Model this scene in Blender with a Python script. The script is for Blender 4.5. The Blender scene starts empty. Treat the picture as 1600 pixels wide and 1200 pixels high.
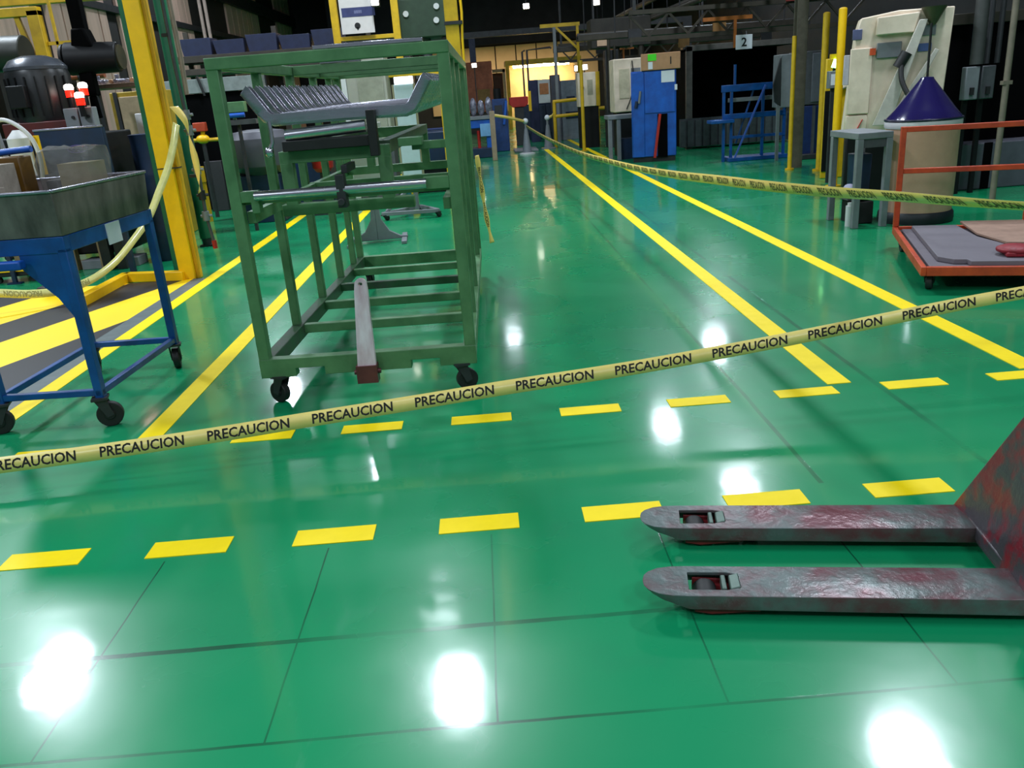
import bpy, bmesh, math, random
from mathutils import Vector, Matrix, noise
random.seed(7)
R = math.radians
SC = bpy.context.scene
COL = SC.collection

# ------------------------------------------------------------------ camera, world, exposure
cam_d = bpy.data.cameras.new('camera')
cam_d.sensor_fit = 'HORIZONTAL'; cam_d.sensor_width = 36.0; cam_d.lens = 1280.0 / 1600.0 * 36.0
cam_d.clip_start = 0.05; cam_d.clip_end = 200
cam = bpy.data.objects.new('camera', cam_d); COL.objects.link(cam)
cR = Vector((0.99664365, -0.03926358, -0.07183185)); cU = Vector((0.08082288, 0.33256095, 0.93961209)); cF = Vector((0.01300407, 0.94226407, -0.33461816))
m = Matrix((cR, cU, -cF)).transposed().to_4x4(); m.translation = (0, 0, 1.5)
cam.matrix_world = m
SC.camera = cam
w = bpy.data.worlds.new('world'); SC.world = w; w.use_nodes = True
w.node_tree.nodes['Background'].inputs[0].default_value = (0.62, 0.72, 0.85, 1)
w.node_tree.nodes['Background'].inputs[1].default_value = 0.18
SC.view_settings.view_transform = 'Standard'; SC.view_settings.look = 'None'
SC.view_settings.gamma = 1.0; SC.view_settings.use_curve_mapping = False
SC.view_settings.exposure = 0.4
SC.cycles.caustics_reflective = False; SC.cycles.caustics_refractive = False; SC.cycles.sample_clamp_indirect = 5.0
LAMP = 62.0          # radiance of the high-bay diffusers
LAMP_H = 7.0
# lamp spots (x, y) found from their reflections in the floor, plus unseen lamps added overhead and behind as fill
# (x, y, strength): weakened against stray floor reflections, raised for shadows and fill
LAMPS = [(-7.7, 11.5, 2.4), (-1.02, 10.3, 1.6), (4.93, 8.2, 1.45), (-1.4, 12.6, 0.3), (4.99, 15.7, 1.0), (-3.06, 18.6, 0.6), (4.2, 19.7, 0.45), (-7.4, 4.2, 2.3), (-1.0, 1.2, 0.25), (5.2, 1.2, 0.35), (-5.0, -3.0, 1.0), (1.5, -4.5, 1.1), (5.5, -3.0, 0.8), (-6.8, 25.0, 1.0), (0.6, 29.0, 0.25), (7.2, 26.0, 1.0)]

# ------------------------------------------------------------------ materials
def lin(c):
    return tuple(((v / 255) / 12.92 if v / 255 <= 0.04045 else ((v / 255 + 0.055) / 1.055) ** 2.4) for v in c) + (1.0,)
MATS = {}
def mat(name, rgb=(128, 128, 128), rough=0.5, metal=0.0, var=0.25, scale=9.0, rgb2=None, bump=0.0, emit=None, estr=0.0, coat=0.0, thr=(0.35, 0.7), stretch=None, alpha=None, trans=0.0, spec=0.5):
    if name in MATS: return MATS[name]
    M = bpy.data.materials.new(name); M.use_nodes = True
    nt = M.node_tree; b = nt.nodes['Principled BSDF']
    c1 = lin(rgb)
    c2 = lin(rgb2) if rgb2 else tuple(x * (1 - var) for x in c1[:3]) + (1.0,)
    tc = nt.nodes.new('ShaderNodeTexCoord'); no = nt.nodes.new('ShaderNodeTexNoise')
    no.inputs['Scale'].default_value = scale; no.inputs['Detail'].default_value = 5; no.inputs['Roughness'].default_value = 0.6
    src = tc.outputs['Object']
    if stretch:
        mp = nt.nodes.new('ShaderNodeMapping'); mp.inputs['Scale'].default_value = stretch
        nt.links.new(src, mp.inputs['Vector']); src = mp.outputs['Vector']
    nt.links.new(src, no.inputs['Vector'])
    mr = nt.nodes.new('ShaderNodeMapRange'); mr.inputs[1].default_value, mr.inputs[2].default_value = thr
    nt.links.new(no.outputs['Fac'], mr.inputs[0])
    mx = nt.nodes.new('ShaderNodeMix'); mx.data_type = 'RGBA'
    mx.inputs[6].default_value = c1; mx.inputs[7].default_value = c2
    nt.links.new(mr.outputs[0], mx.inputs[0]); nt.links.new(mx.outputs[2], b.inputs['Base Color'])
    rr = nt.nodes.new('ShaderNodeMapRange'); rr.inputs[3].default_value = max(0.03, rough - 0.08); rr.inputs[4].default_value = min(1, rough + 0.12)
    nt.links.new(no.outputs['Fac'], rr.inputs[0]); nt.links.new(rr.outputs[0], b.inputs['Roughness'])
    b.inputs['Metallic'].default_value = metal
    b.inputs['Coat Weight'].default_value = coat; b.inputs['Specular IOR Level'].default_value = spec
    if trans: b.inputs['Transmission Weight'].default_value = trans
    if bump:
        bp = nt.nodes.new('ShaderNodeBump'); bp.inputs['Strength'].default_value = bump; bp.inputs['Distance'].default_value = 0.01
        nt.links.new(no.outputs['Fac'], bp.inputs['Height']); nt.links.new(bp.outputs[0], b.inputs['Normal'])
    if emit:
        b.inputs['Emission Color'].default_value = lin(emit); b.inputs['Emission Strength'].default_value = estr
    if alpha is not None: b.inputs['Alpha'].default_value = alpha
    MATS[name] = M
    return M

def stripes_mat(name, rgb_a, rgb_b, direction, period, duty, phase=0.0, rough=0.5):
    M = bpy.data.materials.new(name); M.use_nodes = True
    nt = M.node_tree; b = nt.nodes['Principled BSDF']; b.inputs['Roughness'].default_value = rough
    tc = nt.nodes.new('ShaderNodeTexCoord'); dp = nt.nodes.new('ShaderNodeVectorMath'); dp.operation = 'DOT_PRODUCT'
    dp.inputs[1].default_value = direction
    nt.links.new(tc.outputs['Object'], dp.inputs[0])
    def math_(op, a, v):
        n = nt.nodes.new('ShaderNodeMath'); n.operation = op; nt.links.new(a, n.inputs[0]); n.inputs[1].default_value = v; return n.outputs[0]
    x = math_('ADD', dp.outputs['Value'], phase); x = math_('DIVIDE', x, period); x = math_('FRACT', x, 0); x = math_('LESS_THAN', x, duty)
    mx = nt.nodes.new('ShaderNodeMix'); mx.data_type = 'RGBA'; mx.inputs[6].default_value = lin(rgb_a); mx.inputs[7].default_value = lin(rgb_b)
    nt.links.new(x, mx.inputs[0]); nt.links.new(mx.outputs[2], b.inputs['Base Color'])
    MATS[name] = M
    return M

def floor_mat():
    M = bpy.data.materials.new('green_epoxy'); M.use_nodes = True
    nt = M.node_tree; b = nt.nodes['Principled BSDF']; L = nt.links.new
    tc = nt.nodes.new('ShaderNodeTexCoord'); sp = nt.nodes.new('ShaderNodeSeparateXYZ'); L(tc.outputs['Object'], sp.inputs[0])
    def N(t): return nt.nodes.new(t)
    def mth(op, a, c=None, clamp=False):
        n = N('ShaderNodeMath'); n.operation = op; n.use_clamp = clamp
        for i, v in ((0, a), (1, c)):
            if v is None: continue
            if isinstance(v, (int, float)): n.inputs[i].default_value = v
            else: L(v, n.inputs[i])
        return n.outputs[0]
    def noise_(scale, detail=4, vec=None, rough=0.55):
        n = N('ShaderNodeTexNoise'); n.inputs['Scale'].default_value = scale; n.inputs['Detail'].default_value = detail; n.inputs['Roughness'].default_value = rough
        L(vec if vec else tc.outputs['Object'], n.inputs['Vector']); return n.outputs['Fac']
    def rng(v, a, c, lo=0.0, hi=1.0):
        n = N('ShaderNodeMapRange'); n.inputs[1].default_value = a; n.inputs[2].default_value = c; n.inputs[3].default_value = lo; n.inputs[4].default_value = hi; L(v, n.inputs[0]); return n.outputs[0]
    def mixc(f, a, c):
        n = N('ShaderNodeMix'); n.data_type = 'RGBA'
        if isinstance(f, float): n.inputs[0].default_value = f
        else: L(f, n.inputs[0])
        for i, v in ((6, a), (7, c)):
            if isinstance(v, tuple): n.inputs[i].default_value = v
            else: L(v, n.inputs[i])
        return n.outputs[2]
    base = mixc(rng(noise_(0.55, 6), 0.3, 0.7), (0.0030, 0.285, 0.104, 1), (0.0070, 0.240, 0.096, 1))
    base = mixc(rng(noise_(3.0, 6), 0.58, 0.8, 0, 0.35), base, (0.02, 0.20, 0.10, 1))
    # thin saw-cut joints, both ways, and a wider dark cross line; worn here and there
    x, y = sp.outputs[0], sp.outputs[1]
    wob = mth('MULTIPLY', mth('SUBTRACT', noise_(1.3, 3), 0.5), 0.02)
    def joint(coord, off, period, half):
        v = mth('ADD', mth('ADD', coord, wob), -off + period / 2)
        v = mth('SUBTRACT', mth('MULTIPLY', mth('FRACT', mth('DIVIDE', v, period)), period), period / 2)
        return mth('LESS_THAN', mth('ABSOLUTE', v), half)
    jx = mth('MULTIPLY', joint(x, -0.08, 0.59, 0.0028), mth('LESS_THAN', y, 2.62))
    jx = mth('MULTIPLY', jx, mth('GREATER_THAN', y, 1.67))
    far = mth('MAXIMUM', joint(x, 1.20, 400.0, 0.010), joint(x, 1.87, 400.0, 0.014))
    far = mth('MULTIPLY', far, mth('GREATER_THAN', y, 2.8))
    jy = mth('MAXIMUM', joint(y, 1.67, 400.0, 0.005), joint(y, 2.085, 400.0, 0.010))  # joint across, then the wider dark line beyond it
    wear = rng(noise_(1.1, 3), 0.36, 0.55, 0.15, 1.0)
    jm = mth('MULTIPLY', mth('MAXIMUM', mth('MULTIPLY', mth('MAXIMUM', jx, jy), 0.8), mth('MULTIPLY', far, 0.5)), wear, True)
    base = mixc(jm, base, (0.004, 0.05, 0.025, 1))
    # pale scuffs
    mp = N('ShaderNodeMapping'); mp.inputs['Scale'].default_value = (2.2, 0.5, 1); mp.inputs['Rotation'].default_value = (0, 0, 0.5); L(tc.outputs['Object'], mp.inputs['Vector'])
    sc = rng(noise_(1.6, 7, mp.outputs['Vector'], 0.7), 0.62, 0.78, 0, 0.22)
    base = mixc(sc, base, (0.20, 0.42, 0.30, 1))
    L(base, b.inputs['Base Color'])
    L(rng(noise_(0.9, 5), 0.3, 0.7, 0.22, 0.34), b.inputs['Roughness'])
    b.inputs['Specular IOR Level'].default_value = 0.25
    b.inputs['Coat Weight'].default_value = 0.6; b.inputs['Coat IOR'].default_value = 1.5
    L(rng(noise_(0.7, 5), 0.3, 0.7, 0.06, 0.13), b.inputs['Coat Roughness'])
    bp = N('ShaderNodeBump'); bp.inputs['Strength'].default_value = 0.10; bp.inputs['Distance'].default_value = 0.02
    hh = mth('ADD', mth('ADD', mth('MULTIPLY', noise_(2.2, 2), 0.8), mth('MULTIPLY', noise_(14, 2), 0.08)), mth('MULTIPLY', jm, -0.3))
    L(hh, bp.inputs['Height']); L(bp.outputs[0], b.inputs['Normal']); L(bp.outputs[0], b.inputs['Coat Normal'])
    return M

# ------------------------------------------------------------------ mesh builder
class MB:
    def __init__(s): s.v = []; s.f = []
    def add(s, vs, fs):
        o = len(s.v); s.v += [tuple(v) for v in vs]; s.f += [tuple(i + o for i in f) for f in fs]; return s
    def box(s, x0, x1, y0, y1, z0, z1, M=None):
        vs = [Vector((x, y, z)) for z in (z0, z1) for y in (y0, y1) for x in (x0, x1)]
        if M: vs = [M @ v for v in vs]
        return s.add(vs, [(0, 2, 3, 1), (4, 5, 7, 6), (0, 1, 5, 4), (2, 6, 7, 3), (0, 4, 6, 2), (1, 3, 7, 5)])
    def beam(s, p, q, w, h=None, up=(0, 0, 1)):
        p, q = Vector(p), Vector(q); d = q - p; L = d.length; d.normalize(); u = Vector(up)
        if abs(d.dot(u)) > 0.98: u = Vector((0, 1, 0))
        sd = d.cross(u).normalized(); u = sd.cross(d); h = h or w
        M = Matrix((sd, d, u)).transposed().to_4x4(); M.translation = p
        return s.box(-w / 2, w / 2, 0, L, -h / 2, h / 2, M)
    def cyl(s, p, q, r, r2=None, n=16, cap=True):
        p, q = Vector(p), Vector(q); d = (q - p).normalized(); r2 = r if r2 is None else r2
        a = d.orthogonal().normalized(); c = d.cross(a)
        vs = []
        for P, rr in ((p, r), (q, r2)):
            vs += [P + (a * math.cos(2 * math.pi * i / n) + c * math.sin(2 * math.pi * i / n)) * rr for i in range(n)]
        fs = [(i, (i + 1) % n, n + (i + 1) % n, n + i) for i in range(n)]
        if cap: fs += [tuple(reversed(range(n))), tuple(range(n, 2 * n))]
        return s.add(vs, fs)
    def tube(s, pts, r, n=10):
        pts = [Vector(p) for p in pts]; rings = []; a = None
        for i, p in enumerate(pts):
            d = (pts[min(i + 1, len(pts) - 1)] - pts[max(i - 1, 0)]).normalized()
            a = d.orthogonal().normalized() if a is None else (a - d * a.dot(d)).normalized()
            c = d.cross(a)
            rings.append([p + (a * math.cos(2 * math.pi * k / n) + c * math.sin(2 * math.pi * k / n)) * r for k in range(n)])
        vs = [v for g in rings for v in g]; fs = []
        for i in range(len(pts) - 1):
            for k in range(n):
                fs.append((i * n + k, i * n + (k + 1) % n, (i + 1) * n + (k + 1) % n, (i + 1) * n + k))
        fs += [tuple(reversed(range(n))), tuple(range((len(pts) - 1) * n, len(pts) * n))]
        return s.add(vs, fs)
    def lathe(s, prof, c=(0, 0, 0), n=24, M=None):
        vs = []
        for r, z in prof:
            vs += [Vector((c[0] + r * math.cos(2 * math.pi * k / n), c[1] + r * math.sin(2 * math.pi * k / n), c[2] + z)) for k in range(n)]
        if M: vs = [M @ v for v in vs]
        fs = []
        for i in range(len(prof) - 1):
            for k in range(n):
                fs.append((i * n + k, i * n + (k + 1) % n, (i + 1) * n + (k + 1) % n, (i + 1) * n + k))
        fs += [tuple(reversed(range(n))), tuple(range((len(prof) - 1) * n, len(prof) * n))]
        return s.add(vs, fs)
    def ell(s, c, rx, ry, rz, n=16, m=10):
        return s.lathe_e(c, rx, ry, rz, n, m)
    def lathe_e(s, c, rx, ry, rz, n, m):
        vs = [(c[0], c[1], c[2] - rz)]
        for j in range(1, m):
            t = -math.pi / 2 + math.pi * j / m
            vs += [(c[0] + rx * math.cos(t) * math.cos(2 * math.pi * k / n), c[1] + ry * math.cos(t) * math.sin(2 * math.pi * k / n), c[2] + rz * math.sin(t)) for k in range(n)]
        vs.append((c[0], c[1], c[2] + rz)); fs = []
        for k in range(n): fs.append((0, 1 + (k + 1) % n, 1 + k))
        for j in range(m - 2):
            for k in range(n):
                a = 1 + j * n; fs.append((a + k, a + (k + 1) % n, a + n + (k + 1) % n, a + n + k))
        e = len(vs) - 1; a = 1 + (m - 2) * n
        for k in range(n): fs.append((a + k, a + (k + 1) % n, e))
        return s.add(vs, fs)
    def prism(s, poly, z0, z1, M=None):
        n = len(poly); vs = [Vector((x, y, z0)) for x, y in poly] + [Vector((x, y, z1)) for x, y in poly]
        if M: vs = [M @ v for v in vs]
        return s.add(vs, [tuple(reversed(range(n))), tuple(range(n, 2 * n))] + [(i, (i + 1) % n, n + (i + 1) % n, n + i) for i in range(n)])
    def plate(s, poly, t):
        P = [Vector(p) for p in poly]; nn = Vector((0, 0, 0))
        for i in range(len(P)): nn += (P[i] - P[0]).cross(P[(i + 1) % len(P)] - P[0])
        nn.normalize(); n = len(P)
        return s.add([p - nn * t / 2 for p in P] + [p + nn * t / 2 for p in P], [tuple(reversed(range(n))), tuple(range(n, 2 * n))] + [(i, (i + 1) % n, n + (i + 1) % n, n + i) for i in range(n)])
    def mesh(s, name):
        me = bpy.data.meshes.new(name); me.from_pydata(s.v, [], s.f); me.validate()
        bm = bmesh.new(); bm.from_mesh(me); bmesh.ops.recalc_face_normals(bm, faces=bm.faces); bm.to_mesh(me); bm.free()
        for p in me.polygons: p.use_smooth = True
        me.set_sharp_from_angle(angle=R(35)); me.update()
        return me

def link(name, me, M, parent=None, bev=0.0):
    o = bpy.data.objects.new(name, me); COL.objects.link(o)
    if M: me.materials.append(M)
    if parent: o.parent = parent
    if bev:
        b = o.modifiers.new('bevel', 'BEVEL'); b.width = bev; b.segments = 2; b.limit_method = 'ANGLE'; b.angle_limit = R(40)
    return o
def thing(name, label, cat, loc=(0, 0, 0), rz=0.0, group=None):
    o = bpy.data.objects.new(name, None); COL.objects.link(o)
    o.location = loc; o.rotation_euler = (0, 0, R(rz)); o.empty_display_size = 0.1
    o['label'] = label; o['category'] = cat
    if group: o['group'] = group
    return o
def tag(o, label, cat, group=None):
    o['label'] = label; o['category'] = cat
    if group: o['group'] = group
    return o
def part(parent, name, mb, M, bev=0.0, label=None):
    o = link(name, mb.mesh(name), M, parent, bev)
    if label: o['label'] = label
    return o
def single(name, label, cat, mb, M, loc=(0, 0, 0), rz=0.0, group=None, bev=0.0):
    o = link(name, mb.mesh(name), M, None, bev); o.location = loc; o.rotation_euler = (0, 0, R(rz))
    return tag(o, label, cat, group)
def struct(name, mb, M, bev=0.0):
    o = link(name, mb.mesh(name), M, None, bev); o['kind'] = 'structure'; return o
def clone(root, loc, rz, label, group=None):
    c = root.copy(); COL.objects.link(c); c.location = loc; c.rotation_euler = (0, 0, R(rz)); c['label'] = label
    if group: c['group'] = group
    def kids(a, b):
        for ch in list(a.children):
            if ch == b: continue
            d = ch.copy(); COL.objects.link(d); d.parent = b; kids(ch, d)
    kids(root, c)
    return c
def text_mesh(body, size, loc_fn, res=3):
    cu = bpy.data.curves.new('t', 'FONT'); cu.body = body; cu.size = size; cu.resolution_u = res; cu.offset = 0.022 * size
    ob = bpy.data.objects.new('t', cu); COL.objects.link(ob)
    dg = bpy.context.evaluated_depsgraph_get()
    me = bpy.data.meshes.new_from_object(ob.evaluated_get(dg))
    vs = [v.co.copy() for v in me.vertices]; fs = [tuple(p.vertices) for p in me.polygons]
    bpy.data.objects.remove(ob); bpy.data.curves.remove(cu); bpy.data.meshes.remove(me)
    return vs, fs
def text_on_plane(parent, name, body, size, origin, right, up, M, center=True):
    vs, fs = text_mesh(body, size, None)
    if not vs: return None
    if center:
        cx = (min(v.x for v in vs) + max(v.x for v in vs)) / 2; cy = (min(v.y for v in vs) + max(v.y for v in vs)) / 2
    else: cx = cy = 0
    o, r, u = Vector(origin), Vector(right), Vector(up)
    mb = MB(); mb.add([o + r * (v.x - cx) + u * (v.y - cy) for v in vs], fs)
    me = bpy.data.meshes.new(name); me.from_pydata(mb.v, [], mb.f)
    return link(name, me, M, parent)

# palette
YEL = mat('yellow_floor_paint', (255, 224, 0), 0.5, var=0.06, scale=14, spec=0.25)
YST = mat('yellow_steel_paint', (250, 196, 4), 0.42, var=0.16, scale=5, bump=0.05)
YDK = mat('yellow_rail_paint', (215, 172, 22), 0.45, var=0.3, scale=6)
GRN = mat('green_rack_paint', (90, 134, 90), 0.40, rgb2=(68, 110, 70), scale=7, bump=0.12)
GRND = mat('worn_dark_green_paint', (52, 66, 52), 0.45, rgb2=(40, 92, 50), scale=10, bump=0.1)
DGR = mat('dark_green_post_paint', (16, 96, 64), 0.4, var=0.35, scale=5)
BLU = mat('blue_cart_paint', (12, 82, 156), 0.38, rgb2=(10, 58, 116), scale=6, bump=0.06)
BLM = mat('blue_machine_paint', (18, 92, 190), 0.4, rgb2=(12, 66, 150), scale=4)
BLD = mat('dark_blue_paint', (14, 40, 72), 0.45, var=0.4, scale=5)
ORG = mat('orange_cart_paint', (200, 74, 34), 0.42, rgb2=(160, 52, 26), scale=9, bump=0.08)
CHR = mat('bright_steel', (205, 205, 214), 0.22, 1.0, var=0.2, scale=20)
ALU = mat('brushed_steel', (176, 174, 188), 0.27, 0.85, var=0.18, scale=14, stretch=(1, 6, 6))
STL = mat('oily_sheet_steel', (134, 120, 118), 0.42, 0.3, rgb2=(62, 54, 54), scale=5, bump=0.12, stretch=(1, 1, 0.4))
BLK = mat('black_rubber', (22, 22, 23), 0.55, var=0.4, scale=12)
DRK = mat('dark_machine_paint', (15, 16, 18), 0.5, var=0.45, scale=4, spec=0.25)
VDK = mat('black_recess', (3, 3, 4), 0.92, var=0.4, scale=4, spec=0.08)  # near-black: recess shade put into the colour; also black machine paint
GRY = mat('grey_paint', (120, 124, 128), 0.5, var=0.25, scale=5)
GRM = mat('mid_grey_steel', (82, 84, 88), 0.48, 0.2, var=0.35, scale=6)
GRD = mat('dark_grey_steel', (52, 53, 56), 0.5, 0.2, var=0.4, scale=6)
BRN = mat('brown_grey_pipe', (58, 52, 42), 0.55, 0.1, var=0.45, scale=5)
WHT = mat('white_paint', (206, 206, 206), 0.45, var=0.14, scale=5)
CRM = mat('cream_machine_paint', (230, 212, 190), 0.45, rgb2=(204, 186, 164), scale=4, bump=0.04)
BEI = mat('beige_cladding', (214, 178, 160), 0.75, var=0.25, scale=1.5, stretch=(3, 3, 0.3))
TAN = mat('cardboard', (176, 132, 96), 0.8, var=0.14, scale=9)
TAND = mat('drum_fibreboard', (198, 154, 128), 0.75, var=0.16, scale=5)
RED = mat('red_paint', (186, 34, 26), 0.45, var=0.25, scale=8)
INK = mat('black_ink', (14, 14, 14), 0.6, var=0.2)
SIGNW = mat('white_sign', (214, 218, 224), 0.5, var=0.05, scale=20)
PLA = mat('clear_plastic_film', (150, 150, 148), 0.18, var=0.3, scale=7, bump=0.9, rgb2=(110, 108, 100), alpha=0.45)
PUR = mat('purple_gloss', (34, 28, 80), 0.14, var=0.15, scale=6, coat=0.6)
JCK = mat('worn_red_jack_paint', (104, 50, 60), 0.30, rgb2=(88, 100, 98), scale=7, bump=0.8, thr=(0.36, 0.60), metal=0.15)
JCR = mat('jack_frame_paint', (128, 30, 46), 0.34, rgb2=(70, 64, 70), scale=11, bump=0.8, thr=(0.40, 0.54), metal=0.0)
TAPE = mat('pale_yellow_tape', (238, 216, 124), 0.30, var=0.12, scale=10)
TAPEW = mat('worn_yellow_tape', (246, 214, 116), 0.34, var=0.1, scale=6)
WARM = mat('warm_lit_panel', (240, 206, 150), 0.6, var=0.2, scale=2)
COP = mat('copper_machine', (160, 90, 60), 0.4, 0.3, var=0.4, scale=5)

# ------------------------------------------------------------------ structure
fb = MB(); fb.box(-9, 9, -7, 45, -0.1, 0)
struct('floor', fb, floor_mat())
struct('ceiling', MB().box(-9, 9, -7, 45, 8.0, 8.2), mat('ceiling_deck', (44, 46, 50), 0.8, var=0.3, scale=1))
wl = MB(); wl.box(-9.2, -9, 6, 45, 0, 8); struct('wall_left', wl, mat('left_wall_steel', (34, 32, 31), 0.7, var=0.4, scale=1.2))
struct('wall_right', MB().box(9, 9.2, 4, 45, 0, 8), mat('right_wall_steel', (26, 26, 27), 0.7, var=0.4, scale=1.2))
struct('wall_far', MB().box(-9, 9, 45, 45.2, 0, 8), mat('far_wall_steel', (30, 31, 36), 0.7, var=0.3, scale=1.0))
# pale cladding on the far wall and on the left wall, in banks between dark gaps
fp = MB()
for x in (-2.4, -1.2, 0.0, 1.05, 2.1, 3.15, 4.2, 5.25):
    fp.box(x + 0.03, x + 1.02, 44.9, 45, 0.6, 3.75)
struct('trim_1', fp, mat('far_cladding', (206, 178, 142), 0.75, var=0.2, scale=1.0))
k = 2
for y0, y1 in ((15.4, 16.4), (17.2, 18.7), (19.3, 20.6), (21.2, 22.4), (23.1, 24.6), (26.4, 29.0), (33.2, 38.0), (41.3, 44.6)):
    b = MB(); y = y0
    while y < y1 - 0.1:
        e = min(y + 0.72, y1); b.box(-9, -8.92, y, e - 0.07, 0.4, 4.1); b.box(-9, -8.93, y, e - 0.07, 4.22, 6.6); y = e
    struct('trim_%d' % k, b, BEI); k += 1
struct('trim_%d' % k, MB().box(-9, -8.8, 6, 45, 5.3, 5.75).box(-9, -8.85, 6, 45, 4.08, 4.24), GRD); k += 1
# roof beams (dark bands over the hall; they show as dark streaks in the floor's gloss)
for y in (6.4, 14.2, 22.0):
    struct('trim_%d' % k, MB().box(-9, 9, y - 0.12, y + 0.12, 7.55, 8.0), GRD); k += 1

# ------------------------------------------------------------------ high-bay lamps
hb = MB().box(-0.4, 0.4, -0.75, 0.75, 0.04, 0.14).box(-0.1, 0.1, -0.3, 0.3, 0.14, 0.26).cyl((0, -0.6, 0.14), (0, -0.6, 0.96), 0.012, n=6).cyl((0, 0.6, 0.14), (0, 0.6, 0.96), 0.012, n=6)
dm = MB().box(-0.36, 0.36, -0.7, 0.7, 0, 0.045)
def area_lamp(parent, loc, sx, sy, radiance, color):
    ld = bpy.data.lights.new('tube_light', 'AREA'); ld.shape = 'RECTANGLE'; ld.size = sx; ld.size_y = sy
    ld.energy = radiance * math.pi * sx * sy; ld.color = color
    lo = bpy.data.objects.new('tube_light', ld); COL.objects.link(lo); lo.parent = parent; lo.location = loc
for i, (x, y, e) in enumerate(LAMPS):
    hl = thing('high_bay_light', 'long white high-bay light hanging from the dark roof above the green floor', 'ceiling light', (x, y, LAMP_H), 0, 'high-bay lights under the roof')
    if i == 0: hm = hb.mesh('housing'); dsm = dm.mesh('diffuser'); hm.materials.append(GRY); dsm.materials.append(mat('lamp_diffuser', (236, 240, 246), 0.4))
    link('housing', hm, None, hl); link('diffuser', dsm, None, hl)
    area_lamp(hl, (0, 0, -0.004), 0.52, 1.15, LAMP * 1.6 * e, (0.80, 0.90, 1.0))
for x in (-1.6, 0.4, 2.4, 4.4):  # hidden lamps added to brighten the far wall panels
    hl = thing('added_warm_light', 'warm strip lamp added unseen under the far mezzanine, lighting the beige panels', 'ceiling light', (x, 42.2, 3.872), 0, 'added warm strip lamps at the far end')
    part(hl, 'casing', MB().box(-0.5, 0.5, -0.1, 0.1, 0, 0.07), GRY)
    area_lamp(hl, (0, 0, -0.004), 0.9, 0.16, 150.0, (1.0, 0.74, 0.46))

# ------------------------------------------------------------------ floor markings
def strip(x0, x1, y0, y1, h=0.003): return MB().box(x0, x1, y0, y1, 0, h)
single('lane_line', 'long yellow lane line right of the green rack, left of the two on the right', 'floor marking', strip(-0.06, 0.06, 0, 19.7), YEL, (1.70, 3.83, 0), 0, 'yellow lane lines along the aisle')
single('lane_line', 'long yellow lane line passing beside the orange platform cart', 'floor marking', strip(-0.06, 0.06, 0, 23.0), YEL, (2.68, 3.83, 0), 0, 'yellow lane lines along the aisle')
single('lane_line', 'long yellow lane line seen through the bars of the green rack', 'floor marking', strip(-0.06, 0.06, 0, 14.5), YEL, (-1.78, 3.83, 0), 0, 'yellow lane lines along the aisle')
single('lane_line', 'yellow lane line under the blue cart, beside the grey strip', 'floor marking', strip(-0.06, 0.06, 0, 13.0), YEL, (-2.74, 4.2, 0), 0, 'yellow lane lines along the aisle')
ordn = ['first', 'second', 'third', 'fourth', 'fifth', 'sixth', 'seventh', 'eighth', 'ninth', 'tenth']
dash = None
for i in range(7):
    lb = '%s yellow floor dash from the left in the row nearest the camera' % ordn[i]
    mb = strip(-0.148, 0.148, -0.056, 0.056)
    single('floor_dash', lb, 'floor marking', mb, YEL, (-1.735 + 0.537 * i, 2.705, 0), 0, 'yellow dashes of the near crossing row')
for i in range(10):
    lb = '%s yellow floor dash from the left in the farther row, behind the caution tape' % ordn[i] if i < 3 else '%s yellow floor dash from the left in the farther crossing row' % ordn[i]
    single('floor_dash', lb, 'floor marking', strip(-0.148, 0.148, -0.052, 0.052), YEL, (-1.185 + 0.537 * (i - 2), 3.748, 0), 0, 'yellow dashes of the far crossing row')
hz = MB().prism([(-2.93, 8.05), (-5.6, 8.15), (-5.6, 4.0), (-2.98, 4.0)], 0, 0.004)
nd = Vector((-1.34, 0.5, 0)).normalized()
single('hazard_marking', 'black and yellow diagonal hazard stripes on the floor behind the blue cart', 'floor marking', hz, stripes_mat('hazard_stripes', (30, 29, 31), (255, 214, 0), tuple(nd), 1.13, 0.53, 6.27))
single('grey_strip', 'bare grey floor strip between the hazard stripes and the yellow lane line', 'floor marking', MB().prism([(-2.93, 8.05), (-2.98, 4.0), (-2.80, 4.0), (-2.80, 8.05)], 0, 0.0035), mat('bare_grey_floor', (92, 104, 104), 0.5, var=0.2))

# ------------------------------------------------------------------ casters (a part with sub-parts)
def caster(parent, x, y, ztop, r=0.055, wth=0.035, rz=0.0, M=BLK, name='caster'):
    Mx = Matrix.Translation((x, y, 0)) @ Matrix.Rotation(R(rz), 4, 'Z')
    fk = MB()
    fk.box(-0.04, 0.04, -0.045, 0.045, ztop - 0.012, ztop, Mx)
    for sgn in (-1, 1):
        a = sgn * (wth / 2 + 0.008)
        fk.prism([(-0.03, ztop - 0.012), (0.03, ztop - 0.012), (0.052, r), (0.018, r - 0.012)], a - 0.003, a + 0.003, Mx @ Matrix.Rotation(R(90), 4, 'X'))
    f = part(parent, name, fk, GRD)
    wh = MB(); p0 = Mx @ Vector((0.03, -wth / 2, r)); p1 = Mx @ Vector((0.03, wth / 2, r))
    wh.cyl(p0, p1, r, n=22); d = (p1 - p0).normalized()
    wh.cyl(p0 - d * 0.006, p1 + d * 0.006, r * 0.42, n=14)
    part(f, 'wheel', wh, M, 0.004)
    return f

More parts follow.
